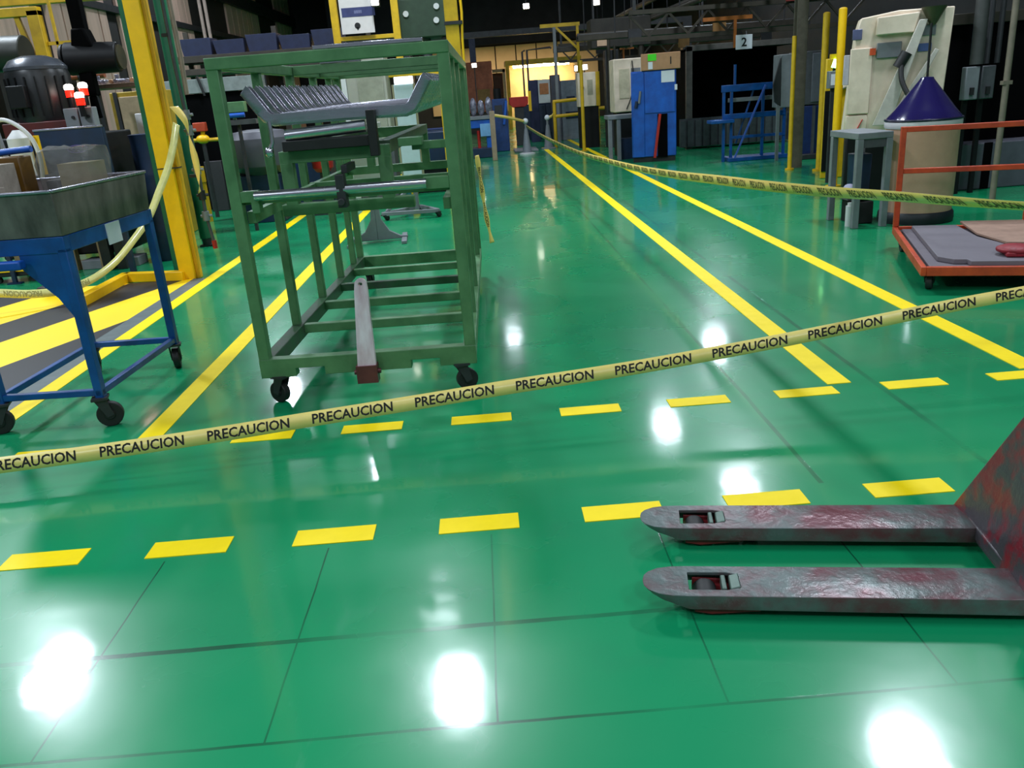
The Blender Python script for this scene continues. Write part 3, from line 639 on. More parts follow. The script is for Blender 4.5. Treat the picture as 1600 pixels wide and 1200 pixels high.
# white hose loop and holders behind the tray
hw = thing('hose_stand', 'white hose arching from upright holders behind the steel tray', 'hose', (-4.27, 8.20, -0.75))
hw.scale = (1.5, 1.5, 1.5)
part(hw, 'stand_base', MB().box(-0.25, 0.10, -0.05, 0.05, 1.10, 1.22).box(-0.10, -0.07, -0.02, 0.02, 0.5, 1.10).box(-0.15, -0.02, -0.06, 0.06, 0.5, 0.515), GRD, 0.006)
part(hw, 'hose', MB().tube(catmull([(-0.22, 0, 1.50), (-0.12, -0.02, 1.565), (-0.02, -0.04, 1.535), (0.06, -0.05, 1.45), (0.085, -0.05, 1.33), (0.07, -0.05, 1.20)], 6), 0.013, 12), WHT)
part(hw, 'canister', MB().cyl((-0.045, 0, 1.22), (-0.045, 0, 1.45), 0.065, n=20).cyl((-0.045, 0, 1.45), (-0.045, 0, 1.50), 0.065, 0.02, n=20), WHT)
part(hw, 'upright', MB().box(-0.25, -0.19, -0.03, 0.03, 1.22, 1.66), WHT, 0.006)
part(hw, 'upright', MB().beam((-0.15, 0.02, 1.22), (-0.19, 0.02, 1.64), 0.025, 0.03), GRY, 0.004)
part(hw, 'yellow_guide', MB().box(0.03, 0.06, 0.02, 0.05, 1.22, 1.46), YST)

# ------------------------------------------------------------------ left machines
mm = thing('motor_press', 'dark press machine with a big black motor, left behind the tray', 'machine', (-4.58, 9.35, 0))
part(mm, 'bed', MB().box(-0.75, 0.62, -0.20, 0.55, 0.16, 1.42), DRK, 0.02)
part(mm, 'motor', MB().lathe([(0.30, 1.56), (0.31, 1.60), (0.31, 2.02), (0.29, 2.08)], (0, 0, 0), 28), mat('black_motor_paint', (30, 32, 34), 0.32, var=0.4, scale=6), 0.004)
part(mm, 'fan_cover', MB().lathe([(0.30, 2.07), (0.30, 2.10), (0.24, 2.17), (0.12, 2.21), (0.03, 2.215)], (0, 0, 0), 28), mat('dark_grey_gloss', (74, 78, 86), 0.25, 0.3, var=0.3))
part(mm, 'terminal_box', MB().box(-0.16, 0.02, -0.39, -0.28, 1.70, 1.92), DRK, 0.01)
for kx in range(9):
    a = R(200 + kx * 18); part(mm, 'cooling_fin', MB().beam((0.31 * math.cos(a), 0.31 * math.sin(a), 1.62), (0.31 * math.cos(a), 0.31 * math.sin(a), 2.0), 0.012, 0.03, up=(math.cos(a), math.sin(a), 0)), DRK)
part(mm, 'red_base', MB().box(-0.34, 0.36, -0.30, 0.30, 1.42, 1.565), mat('dark_red_paint', (84, 22, 22), 0.45, var=0.4), 0.01)
for lx in (-0.55, 0.02, 0.36, 0.6):
    part(mm, 'leg', MB().box(lx - 0.045, lx + 0.045, -0.28, -0.19, 0, 0.42), mat('tan_leg_paint', (138, 118, 84), 0.6, var=0.3), 0.004)
part(mm, 'base_plate', MB().box(0.1, 0.72, -0.26, 0.0, 0, 0.10), GRY, 0.006)
single('floor_box', 'small yellow box on the floor beneath the left press machine', 'box', MB().box(-0.06, 0.06, -0.06, 0.06, 0, 0.13), YST, (-4.55, 8.88, 0), bev=0.006)
yb = thing('parts_dolly', 'low black dolly with yellow edge seen under the blue cart', 'dolly', (-4.95, 8.75, 0))
part(yb, 'deck', MB().box(-0.30, 0.26, -0.15, 0.15, 0.07, 0.13), BLK, 0.008)
part(yb, 'edge', MB().box(-0.31, 0.27, -0.16, -0.15, 0.12, 0.15), YST)
part(yb, 'blue_upright', MB().box(-0.01, 0.03, -0.20, -0.165, 0.0, 0.34).box(-0.06, 0.08, -0.22, -0.15, 0.0, 0.015), BLD)
part(yb, 'wheel', MB().cyl((-0.2, -0.12, 0.035), (-0.2, -0.08, 0.035), 0.035, n=14), BLK); part(yb, 'wheel', MB().cyl((0.16, -0.12, 0.035), (0.16, -0.08, 0.035), 0.035, n=14), BLK)
for i, (x, lb) in enumerate(((-4.145, 'left grey control box under the red beacons beside the black motor'), (-3.99, 'right grey control box under the red beacons beside the black motor'))):
    gb = thing('control_box', lb, 'control box', (x, 9.0, 0), 0, 'grey control boxes by the press')
    part(gb, 'enclosure', MB().box(-0.07, 0.07, -0.06, 0.06, 0.95, 1.67), GRY, 0.008)
    part(gb, 'pedestal', MB().box(-0.05, 0.05, -0.04, 0.07, 0.0, 0.95), GRD, 0.004)
    part(gb, 'knob', MB().cyl((0.02, -0.075, 1.58), (0.02, -0.06, 1.58), 0.016, n=12), BLK)
BEA = mat('red_beacon_lens', (255, 40, 20), 0.3, emit=(255, 20, 8), estr=2.6)
BEW = mat('beacon_lamp', (255, 255, 255), 0.3, emit=(255, 244, 232), estr=9.0)
for x, y, z, lb in ((-4.13, 9.0, 1.775, 'leftmost of the three lit red beacons beside the black motor'), (-4.0, 9.03, 1.785, 'upper right of the three lit red beacons beside the black motor'), (-4.0, 8.905, 1.69, 'lower right of the three lit red beacons beside the black motor')):
    be = thing('signal_beacon', lb, 'beacon', (x, y, z), 0, 'lit red beacons on the control boxes')
    part(be, 'lens', MB().cyl((0, 0, -0.0), (0, 0, 0.07), 0.040, n=16), BEA)
    part(be, 'lamp_top', MB().lathe([(0.041, 0.07), (0.046, 0.09), (0.04, 0.115), (0.02, 0.125)], (0, 0, 0), 16), BEW)
    part(be, 'holder', MB().cyl((0, 0, -0.11 if y < 9 else -0.10), (0, 0, 0.0), 0.028, n=12), DRK)
bp_ = thing('guard_panel', 'dark blue machine guard panel behind the steel tray', 'panel', (-4.06, 8.62, 0), -3)
part(bp_, 'sheet', MB().box(-0.34, 0.34, -0.012, 0.012, 0.55, 1.475), BLD, 0.004)
part(bp_, 'top_edge', MB().box(-0.345, 0.345, -0.02, 0.02, 1.472, 1.49), ALU, 0.003)
part(bp_, 'post', MB().box(-0.34, -0.29, 0.012, 0.06, 0, 1.47), BLD); part(bp_, 'post', MB().box(0.29, 0.34, 0.012, 0.06, 0, 1.47), BLD)
part(bp_, 'scrawl', MB().tube([(0.10 * math.cos(R(a)) + 0.06, -0.015, 1.28 + 0.035 * math.sin(R(a))) for a in range(0, 340, 20)], 0.006, 6).tube([(0.02, -0.015, 1.30), (0.0, -0.015, 1.28), (0.02, -0.015, 1.26), (0.04, -0.015, 1.27), (0.055, -0.015, 1.30), (0.07, -0.015, 1.26), (0.10, -0.015, 1.26), (0.11, -0.015, 1.30)], 0.005, 6), mat('purple_marker', (92, 78, 140), 0.6))
single('blue_drum', 'dark blue drum standing behind the clear plastic at the right end of the tray', 'drum', MB().lathe([(0.19, 0), (0.195, 0.03), (0.19, 0.3), (0.197, 0.33), (0.19, 0.36), (0.19, 0.9), (0.197, 0.93), (0.19, 0.96), (0.19, 1.32), (0.2, 1.36), (0.17, 1.365)], (0, 0, 0), 26), BLD, (-3.62, 9.45, 0))
ho = thing('hanging_hoist', 'black hoist hanging from the roof with a thick horizontal drum, upper left', 'hoist', (-4.32, 10.0, 0))
part(ho, 'stem', MB().box(-0.06, 0.08, -0.07, 0.07, 2.34, 7.5).prism([(-0.10, 2.30), (0.14, 2.30), (0.08, 2.5), (-0.06, 2.5)], -0.1, 0.1, Matrix.Rotation(R(90), 4, 'X')), VDK, 0.02)
part(ho, 'drum', MB().cyl((-0.20, 0, 2.20), (0.34, 0.06, 2.19), 0.175, 0.16, n=24).cyl((-0.24, 0, 2.21), (-0.20, 0, 2.21), 0.15, n=24), DRK, 0.01)
part(ho, 'end_cover', MB().cyl((0.34, 0.06, 2.19), (0.37, 0.06, 2.19), 0.13, n=20), mat('olive_cover', (60, 54, 32), 0.5))
part(ho, 'hook_block', MB().box(-0.10, 0.05, -0.06, 0.06, 1.80, 2.06).cyl((-0.02, 0, 1.56), (-0.02, 0, 1.80), 0.055, 0.04, n=14), VDK, 0.012)
sh = thing('parts_shelf', 'shelf heaped with shiny metal parts between the hoist and the green post', 'shelf', (-4.26, 10.6, 0))
part(sh, 'top', MB().box(-0.40, 0.36, -0.25, 0.25, 1.88, 1.93), mat('rusty_edge', (140, 108, 88), 0.55, var=0.4), 0.004)
for x in (-0.37, 0.33):
    for y in (-0.22, 0.22): part(sh, 'leg', MB().box(x - 0.02, x + 0.02, y - 0.02, y + 0.02, 0, 1.88), GRD)
for i in range(9):
    x = -0.34 + 0.084 * i
    single('metal_part', '%s shiny metal part from the left on the high shelf beside the hoist' % ordn[i], 'metal part', MB().cyl((0, -0.10, 0.03), (0.02, 0.12, 0.04), 0.026, 0.022, n=12).box(-0.022, 0.022, -0.022, 0.022, 0, 0.055 + 0.05 * (i % 3 == 1)), ALU if i % 3 else mat('brassy_part', (196, 158, 124), 0.35, 0.6), (-4.26 + x, 10.6 + 0.05 * (i % 2), 1.932), (i * 23) % 30, 'shiny parts heaped on the high shelf', 0.004)
yk = thing('yellow_cabinet', 'yellow cabinet with a cream door standing left of the yellow column', 'cabinet', (-4.40, 11.3, 0))
part(yk, 'body', MB().box(-0.30, 0.34, 0, 0.45, 0.0, 1.86), mat('dull_yellow_cabinet', (170, 140, 30), 0.5, var=0.35), 0.01)
part(yk, 'door', MB().box(-0.19, 0.14, -0.02, 0.0, 1.12, 1.80), mat('cream_door', (184, 160, 128), 0.55), 0.006)
part(yk, 'frame_edge', MB().box(0.16, 0.20, -0.04, 0.0, 1.0, 1.86).box(-0.24, -0.20, -0.04, 0, 1.0, 1.86), GRD)
mo = thing('control_monitor', 'small pale monitor beside the dark green post', 'monitor', (-3.82, 10.06, 0))
part(mo, 'case', MB().box(-0.13, 0.11, 0, 0.16, 1.30, 1.58), WHT, 0.012)
part(mo, 'screen', MB().box(-0.05, 0.09, -0.008, 0.0, 1.37, 1.53), mat('dark_screen', (44, 50, 62), 0.15))
part(mo, 'stand', MB().box(-0.03, 0.03, 0.06, 0.12, 0.0, 1.30), GRD)
part(mo, 'tray', MB().box(-0.16, 0.16, -0.12, 0.02, 1.22, 1.26), mat('worn_orange', (190, 140, 60), 0.5))
# yellow frame, upper left
yf = thing('yellow_gantry', 'yellow steel gantry frame in the upper left corner', 'gantry', (-5.3, 11.2, 0))
part(yf, 'post', MB().box(-0.11, 0.03, -0.06, 0.06, 0, 2.86), YDK, 0.005)
part(yf, 'beam', MB().box(-2.2, 0.03, -0.06, 0.06, 2.80, 2.90), YDK, 0.005)
part(yf, 'beam', MB().box(-2.2, 0.9, 0.3, 0.42, 2.97, 3.07), YDK, 0.005)
part(yf, 'brace', MB().beam((-0.26, 0, 2.80), (-0.16, 0, 2.30), 0.06, 0.05), YDK)
part(yf, 'tie', MB().box(0.0, 0.46, 0.0, 0.04, 2.46, 2.50).box(0.14, 0.17, 0, 0.03, 2.3, 2.97), YDK)
for i, (z, x0, x1) in enumerate(((2.22, -5.32, -4.86), (2.08, -5.32, -4.74))):
    pp = thing('copper_pipe', ('upper' if i == 0 else 'lower') + ' copper coloured pipe run behind the black motor', 'pipe', (x0, 11.4, z))
    part(pp, 'pipe_body', MB().cyl((0, 0, 0), (x1 - x0, 0, 0.01), 0.042, n=14), COP)
    part(pp, 'flange', MB().cyl(((x1 - x0) * 0.45, 0, 0), ((x1 - x0) * 0.55, 0, 0), 0.07, n=14), GRD)
    part(pp, 'bracket', MB().box(0.06, 0.10, 0.045, 0.085, -z, 0.02) if i == 0 else MB().box(0.16, 0.20, -0.02, 0.02, -z, 0), GRD)
db = thing('dark_tank', 'dark round tank at the left edge above the black motor', 'tank', (-5.55, 10.6, 0))
part(db, 'shell', MB().cyl((-0.35, 0, 2.36), (0.30, 0, 2.34), 0.20, n=24), mat('dark_olive_paint', (36, 38, 28), 0.5, var=0.3), 0.01)
part(db, 'cradle', MB().box(-0.25, -0.18, -0.15, 0.15, 0, 2.2).box(0.1, 0.17, -0.15, 0.15, 0, 2.2), DRK)
lg = thing('light_fitting_cable', 'pair of pale conduits hanging from the roof left of the green rack', 'conduit', (-5.0, 17.0, 0))
part(lg, 'conduit', MB().cyl((-0.05, 0, 2.85), (-0.05, 0, 8.0), 0.03, n=10), mat('pale_conduit', (170, 150, 140), 0.5)); part(lg, 'conduit', MB().cyl((0.05, 0, 2.85), (0.05, 0, 8.0), 0.03, n=10), mat('pale_conduit'))

# ------------------------------------------------------------------ behind the rack, left half
hp = thing('grey_hopper', 'dark grey rounded hopper on a blue base seen through the rack', 'hopper', (-3.14, 12.2, 0))
part(hp, 'shell', MB().lathe([(0.20, 0.62), (0.44, 0.78), (0.47, 1.0), (0.45, 1.15), (0.36, 1.24), (0.15, 1.27)], (0, 0, 0), 30), mat('hopper_grey', (84, 84, 92), 0.45, 0.2, var=0.3, scale=3))
part(hp, 'base', MB().box(-0.32, 0.26, -0.25, 0.25, 0.0, 0.66), BLD, 0.01)
bo = thing('black_opening', 'tall black opening behind the dark green pipe, its shade painted solid', 'enclosure', (-4.42, 14.2, 0))
part(bo, 'body', MB().box(-0.55, 0.95, 0, 0.8, 0, 1.84), VDK, 0.01)  # solid near-black block; shade of an opening put in as colour
part(bo, 'header_beam', MB().box(-0.60, 1.0, -0.05, 0.1, 1.845, 2.06), mat('pale_grey_beam', (128, 136, 134), 0.5, var=0.3), 0.006)
part(bo, 'pipe', MB().cyl((0.05, -0.08, 1.80), (-0.02, -0.08, 2.10), 0.02, n=8), BLK)
rh = thing('storage_rack', 'brown storage rack carrying dark blue bins above the black opening', 'rack', (-4.0, 15.2, 0))
part(rh, 'shelf', MB().box(-1.1, 2.2, 0, 0.7, 2.36, 2.47), BRN, 0.005); part(rh, 'shelf', MB().box(-1.1, 2.2, 0, 0.7, 2.16, 2.26), BRN, 0.005)
for x in (-1.05, 0.5, 2.15): part(rh, 'upright', MB().box(x - 0.04, x + 0.04, 0.64, 0.70, 0, 2.9), BRN)
for i, x in enumerate((-4.72, -4.16, -3.60, -3.04, -2.48)):
    bn = thing('storage_bin', '%s dark blue storage bin from the left on the high brown rack' % ordn[i], 'bin', (x, 15.5, 2.473), 0, 'dark blue bins on the brown rack')
    t_ = MB(); bin_mesh(t_, -0.24, 0.24, -0.2, 0.2, 0, 0.27 - 0.05 * (i % 2), 0.03)
    part(bn, 'shell', t_, mat('navy_plastic', (42, 48, 78), 0.5, var=0.3), 0.004)
    part(bn, 'contents', MB().box(-0.2, 0.2, -0.17, 0.17, 0.01, 0.2), GRD)
single('dark_board', 'dark upright board standing on the floor left of the green rack', 'board', MB().box(-0.14, 0.14, 0, 0.10, 0, 0.80), mat('charcoal_board', (46, 44, 48), 0.6, var=0.2), (-4.38, 13.9, 0), bev=0.01)
yv = thing('yellow_valve', 'yellow valve with a red cap on a post behind the dark green pipe', 'valve', (-4.20, 13.1, 0))
part(yv, 'post', MB().cyl((0, 0, 0), (0, 0, 1.12), 0.03, n=12), GRD)
part(yv, 'body', MB().ell((0, 0, 1.17), 0.10, 0.08, 0.07).cyl((0, 0, 1.17), (0.02, 0, 1.30), 0.03, n=10), YST)
part(yv, 'cap', MB().box(-0.10, 0.08, -0.06, 0.06, 1.28, 1.41), mat('orange_red', (186, 66, 34), 0.5), 0.01)
part(yv, 'arm', MB().cyl((-0.22, 0, 1.16), (0.30, 0, 1.15), 0.028, n=10), YDK)
single('yellow_can', 'round yellow can on a dark stand behind the dark green pipe', 'can', MB().cyl((0, 0, 0.58), (0, 0, 0.80), 0.07, n=18).box(-0.05, 0.05, -0.05, 0.05, 0, 0.58), YDK, (-4.18, 12.6, 0))
rp = thing('red_pump', 'red pump on grey pipework seen through the middle of the rack', 'pump', (-2.35, 12.5, 0))
part(rp, 'motor', MB().lathe([(0.10, 0.60), (0.15, 0.66), (0.16, 0.80), (0.12, 0.86), (0.04, 0.87)], (0, 0, 0), 22), RED)
part(rp, 'body', MB().cyl((0, 0, 0.0), (0, 0, 0.60), 0.06, n=14).cyl((0, 0, 0.40), (0.35, -0.05, 0.55), 0.045, n=12), GRM)
part(rp, 'base', MB().box(-0.2, 0.2, -0.2, 0.2, 0, 0.05), GRD)
single('blue_tote', 'dark blue crate standing behind the red pump inside the rack view', 'crate', MB().box(-0.35, 0.35, -0.3, 0.3, 0, 0.72), BLD, (-2.75, 13.6, 0), bev=0.02)
ls = thing('low_shelf', 'small shelf with a blue bar behind the left post of the green rack', 'shelf', (-3.1, 11.2, 0))
part(ls, 'top', MB().box(-0.2, 0.25, -0.1, 0.1, 1.36, 1.42), GRM); part(ls, 'leg', MB().box(-0.02, 0.02, -0.02, 0.02, 0, 1.36), GRD)
part(ls, 'blue_bar', MB().cyl((-0.12, -0.12, 1.475), (0.12, -0.1, 1.475), 0.03, n=12), BLM); part(ls, 'green_box', MB().box(-0.1, 0.12, -0.06, 0.08, 1.51, 1.64).box(-0.06, -0.02, -0.02, 0.02, 1.42, 1.51), GRN, 0.006)

# rolling stands with tall pale panels
def rolling_stand(loc, rz, label, pw_, z0, z1, M):
    st = thing('display_stand', label, 'stand', loc, rz, 'pale panel stands behind the rack')
    part(st, 'panel', MB().box(-pw_ / 2, pw_ / 2, -0.03, 0.03, z0, z1), M, 0.008)
    part(st, 'mast', MB().box(-0.05, 0.05, 0.03, 0.09, 0.10, z1 - 0.1), GRY, 0.005)
    for sgn in (-1, 1):
        part(st, 'foot', MB().plate([(0.04 * sgn, 0.0, 0.42), (0.06 * sgn, 0.0, 0.25), (0.14 * sgn, 0.0, 0.12), (0.26 * sgn, 0.0, 0.055), (0.34 * sgn, 0.0, 0.05), (0.34 * sgn, 0.0, 0.02), (0.0, 0.0, 0.02), (0.0, 0.0, 0.42)], 0.05), GRY, 0.006)
        part(st, 'floor_bar', MB().box(0.30 * sgn - 0.03, 0.30 * sgn + 0.03, -0.32, 0.32, 0.0, 0.035), GRY, 0.005)
    return st
rolling_stand((-1.27, 9.45, 0), 4, 'pale grey panel on a flared grey foot, seen through the green rack', 0.36, 0.52, 1.30, mat('pale_grey_panel', (168, 166, 158), 0.5, var=0.15))
s2 = thing('rolling_stand', 'rolling stand with black casters and bright white panel behind the rack', 'stand', (-0.95, 11.4, 0), 0)
part(s2, 'panel', MB().box(-0.125, 0.125, -0.12, -0.09, 0.52, 1.70), mat('cool_white_panel', (196, 210, 216), 0.35, var=0.1), 0.006)
part(s2, 'panel_edge', MB().box(-0.15, -0.125, -0.12, -0.07, 0.50, 1.70).box(0.125, 0.15, -0.12, -0.07, 0.5, 1.70), mat('tan_edge', (150, 140, 110), 0.5))
part(s2, 'bright_top', MB().box(-0.11, 0.13, -0.14, -0.06, 1.70, 1.79), mat('lit_white_top', (255, 255, 255), 0.4, emit=(235, 240, 255), estr=1.6), 0.006, 'bright white top of the panel, its light painted as glow')  # no lamp: brightness of the panel top put in as emission
part(s2, 'frame', MB().beam((-0.45, -0.25, 0.09), (0.02, 0.3, 0.09), 0.05).beam((0.02, 0.3, 0.09), (0.30, -0.3, 0.09), 0.05).beam((-0.45, -0.25, 0.09), (0.30, -0.3, 0.09), 0.05).beam((0, 0, 0.09), (0, -0.05, 1.6), 0.06).beam((-0.40, -0.2, 0.11), (0.0, 0, 0.45), 0.04), GRY, 0.005)
for x, y in ((-0.42, -0.24), (0.28, -0.28), (0.02, 0.28)): caster(s2, x, y, 0.08, 0.035, 0.03, 40)
# tall pale machine and yellow frame with the banner
tm_ = thing('tall_machine', 'tall pale grey machine behind the rack under the hanging banner', 'machine', (-1.60, 12.8, 0))
part(tm_, 'body', MB().box(-0.30, 0.28, 0, 0.6, 0.9, 2.16), mat('pale_machine_grey', (166, 164, 152), 0.5, var=0.2, scale=3), 0.015)
part(tm_, 'door', MB().box(-0.14, 0.24, -0.02, 0, 1.10, 1.92), mat('pale_olive_door', (150, 150, 134), 0.5), 0.008)
part(tm_, 'corner_post', MB().box(-0.38, -0.30, -0.02, 0.1, 0.0, 2.2), WHT, 0.006)
part(tm_, 'base', MB().box(-0.30, 0.28, 0.02, 0.6, 0.0, 0.9), GRM, 0.01)
part(tm_, 'hood', MB().prism([(-0.30, 2.16), (0.28, 2.16), (0.24, 2.34), (-0.1, 2.34)], -0.5, -0.05, Matrix.Rotation(R(90), 4, 'X')), WHT, 0.01)
yg = thing('yellow_portal', 'yellow square-tube portal frame behind the rack carrying the banner', 'frame', (-1.60, 14.0, 0))
for x in (-0.52, 0.42): part(yg, 'post', MB().box(x - 0.055, x + 0.055, -0.05, 0.05, 0, 3.6), YDK, 0.004)
part(yg, 'crossbar', MB().box(-0.47, 0.37, -0.04, 0.04, 2.44, 2.50), YDK, 0.004); part(yg, 'crossbar', MB().box(-0.47, 0.37, -0.04, 0.04, 3.52, 3.6), YDK, 0.004)
bn_ = thing('banner', 'white banner with a blue band and dark emblem hanging high behind the rack', 'banner', (-1.76, 13.90, 0))
part(bn_, 'cloth', MB().box(-0.26, 0.25, -0.006, 0.006, 2.53, 3.5), mat('banner_white', (206, 200, 196), 0.7, var=0.08))
part(bn_, 'blue_band', MB().box(-0.23, 0.28, -0.010, -0.006, 2.77, 2.90), mat('banner_blue', (52, 58, 104), 0.7))
part(bn_, 'emblem', MB().cyl((-0.01, -0.010, 2.64), (-0.01, -0.006, 2.64), 0.045, n=20).box(-0.02, 0.0, -0.010, -0.006, 2.58, 2.62), INK)
text_on_plane(bn_, 'band_marks', 'IIIIIIII', 0.06, (0.02, -0.0105, 2.835), (1, 0, 0), (0, 0, 1), mat('band_print', (120, 124, 160), 0.6))
def lampbox(loc, label, s_=0.11, drop=0.5):
    l_ = thing('spot_lamp', label, 'lamp', loc, 0, 'small bright lamps in the background')
    part(l_, 'lens', MB().box(-s_, s_, -0.02, 0.0, -s_ * 0.8, s_ * 0.8), mat('spot_lens', (255, 255, 255), 0.4, emit=(255, 246, 232), estr=9.0), 0.01)
    part(l_, 'housing', MB().box(-s_ * 1.15, s_ * 1.15, 0.0, 0.12, -s_, s_).box(-0.015, 0.015, 0.03, 0.07, s_, drop) if drop > 0 else MB().box(-s_ * 1.15, s_ * 1.15, 0.0, 0.12, -s_, s_).box(-0.02, 0.02, 0.03, 0.07, -loc[2], -s_), GRD, 0.006)
    return l_
lampbox((-1.44, 13.7, 2.93), 'small bright lamp at the right edge of the banner', 0.055, 0.67)
yp = thing('yellow_crane_post', 'thick yellow post rising behind the right corner of the green rack', 'post', (-0.24, 11.4, 0))
part(yp, 'shaft', MB().box(-0.10, 0.07, -0.08, 0.08, 0, 7.9), YDK, 0.006)
part(yp, 'cable', MB().tube([(0.10, -0.05, 3.2), (0.12, -0.05, 2.5), (0.10, -0.05, 2.2), (0.09, -0.05, 1.6)], 0.016, 8), YST)
part(yp, 'clip', MB().box(-0.11, 0.12, -0.1, 0.09, 2.36, 2.40), GRD)
gh = thing('green_press', 'large dark green press head high behind the right of the rack', 'press', (-0.78, 14.2, 0))
part(gh, 'head', MB().box(-0.42, 0.44, 0, 0.7, 2.42, 3.0), mat('dark_press_green', (44, 66, 48), 0.5, var=0.3), 0.02)
part(gh, 'frame', MB().box(-0.42, -0.26, 0.05, 0.6, 0.9, 2.42).box(0.28, 0.44, 0.05, 0.6, 0.9, 2.42), GRD, 0.01)
part(gh, 'ram', MB().cyl((0.0, 0.3, 1.9), (0.0, 0.3, 2.42), 0.09, n=18).box(-0.2, 0.2, 0.15, 0.5, 1.82, 1.9), GRM)
part(gh, 'bed', MB().box(-0.5, 0.52, 0, 0.7, 0.44, 0.98), BLD, 0.015); part(gh, 'plinth', MB().box(-0.45, 0.45, 0.05, 0.65, 0, 0.44), DRK)
for x, z in ((-0.25, 2.78), (0.24, 2.86), (0.22, 2.66)): part(gh, 'gauge', MB().cyl((x, -0.03, z), (x, 0.0, z), 0.045, n=16), WHT)
single('yellow_beam', 'horizontal yellow beam behind the top of the green rack', 'beam', MB().box(-0.85, 0.35, -0.05, 0.05, 1.84, 1.93).box(-0.85, -0.78, -0.04, 0.04, 0, 1.84).box(0.28, 0.35, -0.04, 0.04, 0, 1.84), YDK, (-0.86, 13.3, 0), bev=0.004)
single('blue_bench', 'low blue machine bench behind the right bars of the green rack', 'bench', MB().box(-0.55, 0.55, 0, 0.6, 0.50, 0.95).box(-0.52, -0.44, 0.05, 0.5, 0, 0.5).box(0.44, 0.52, 0.05, 0.5, 0, 0.5), mat('bench_blue', (38, 62, 124), 0.5, var=0.4), (-1.0, 16.3, 0), bev=0.01)

# ------------------------------------------------------------------ middle distance
tc_ = thing('blue_machine', 'blue machine with film-wrapped parts on top, right behind the green rack corner', 'machine', (-0.03, 21.3, 0))
part(tc_, 'table', MB().box(-0.42, 0.30, 0, 0.7, 0.72, 0.92), BLM, 0.015)
part(tc_, 'leg', MB().box(-0.40, -0.32, 0.05, 0.6, 0.22, 0.72), BLM, 0.01); part(tc_, 'leg', MB().box(0.16, 0.30, 0.05, 0.6, 0.22, 0.72), BLM, 0.01)
part(tc_, 'base', MB().box(-0.45, 0.32, 0, 0.7, 0.0, 0.24), BLD, 0.015)
part(tc_, 'red_strut', MB().cyl((-0.03, 0.1, 0.24), (-0.03, 0.1, 0.66), 0.04, n=10), RED)
part(tc_, 'light_panel', MB().box(0.02, 0.28, -0.02, 0, 0.52, 0.82), mat('pale_blue_panel', (120, 170, 220), 0.4))
part(tc_, 'top_plate', MB().box(-0.42, 0.34, -0.04, 0.7, 0.92, 1.0), GRY, 0.008)
for i in range(4):
    x = -0.30 + 0.19 * i
    single('wrapped_part', '%s film-wrapped shiny part from the left on the blue machine' % ordn[i], 'wrapped part', MB().ell((0, 0, 0.19 + 0.03 * (i % 2)), 0.085, 0.09, 0.19 + 0.03 * (i % 2), 14, 8), mat('shiny_film', (150, 150, 166), 0.15, 0.3, rgb2=(70, 70, 84), scale=12, bump=0.8), (x - 0.03, 21.55, 1.0), 20 * i)
single('beige_post', 'short beige post beside the blue machine in the far middle', 'post', MB().box(-0.06, 0.06, -0.06, 0.06, 0, 1.12), mat('beige_post_paint', (160, 136, 112), 0.6), (0.29, 20.2, 0), bev=0.01)
b2 = thing('blue_press', 'dark blue press with small fittings in the far middle, left of the red head', 'press', (0.62, 23.2, 0))
part(b2, 'column', MB().box(-0.26, 0.14, 0, 0.5, 0, 1.36), mat('press_blue', (28, 62, 120), 0.45, var=0.4), 0.015)
part(b2, 'brace', MB().beam((0.02, -0.05, 0.7), (0.12, -0.05, 1.3), 0.06, 0.05), BLM); part(b2, 'head', MB().cyl((-0.1, 0.2, 1.36), (-0.1, 0.2, 1.62), 0.10, n=16), DRK)
part(b2, 'panel', MB().box(-0.2, 0.0, -0.02, 0, 0.95, 1.2), GRD)
rd = thing('red_machine', 'red machine head on a dark column in the far middle', 'machine', (1.17, 25.1, 0))
part(rd, 'head', MB().prism([(-0.27, 1.16), (-0.18, 1.08), (0.18, 1.08), (0.27, 1.16), (0.27, 1.36), (-0.27, 1.36)], -0.4, 0, Matrix.Rotation(R(90), 4, 'X')), RED, 0.015)
part(rd, 'column', MB().box(-0.13, 0.13, 0.05, 0.35, 0, 1.10), GRD, 0.01); part(rd, 'yellow_guard', MB().box(0.28, 0.36, -0.02, 0.05, 0.95, 1.5), YST)
for i, (x, y, lb) in enumerate(((1.13, 21.45, 'stand holding the far end of the long right-hand caution tape'), (1.78, 22.8, 'small stand beside the tape stand in the far middle'))):
    ts = thing('barrier_stand', lb, 'stand', (x, y, 0), 0, 'barrier stands in the far middle')
    part(ts, 'pole', MB().cyl((0, 0, 0.02), (0, 0, 0.78), 0.03, n=12), GRY); part(ts, 'base', MB().lathe([(0.20, 0), (0.20, 0.03), (0.05, 0.06)], (0, 0, 0), 20), GRY if i else WHT)
    part(ts, 'cone_body', MB().lathe([(0.12, 0.04), (0.05, 0.55), (0.04, 0.62)], (0, 0, 0), 16), mat('grey_cone', (120, 124, 132), 0.5)); part(ts, 'ball', MB().ell((0, 0, 0.80), 0.07, 0.07, 0.07, 12, 8), SIGNW)
single('low_ramp', 'pale grey low platform on the floor at the far end of the aisle', 'platform', MB().box(0.1, 0.72, 0, 1.2, 0, 0.05), GRY, (0.75, 22.2, 0), bev=0.01)
fg = thing('grey_cabinet', 'tall grey cabinet with a dark blue neighbour in the far middle', 'cabinet', (2.62, 26.2, 0))
part(fg, 'body', MB().box(-0.12, 0.40, 0, 0.6, 0, 1.72), mat('cabinet_grey_blue', (128, 134, 148), 0.5), 0.01); part(fg, 'dark_column', MB().box(-0.40, -0.13, -0.05, 0.5, 0, 1.9), mat('column_grey', (84, 84, 98), 0.5), 0.01)
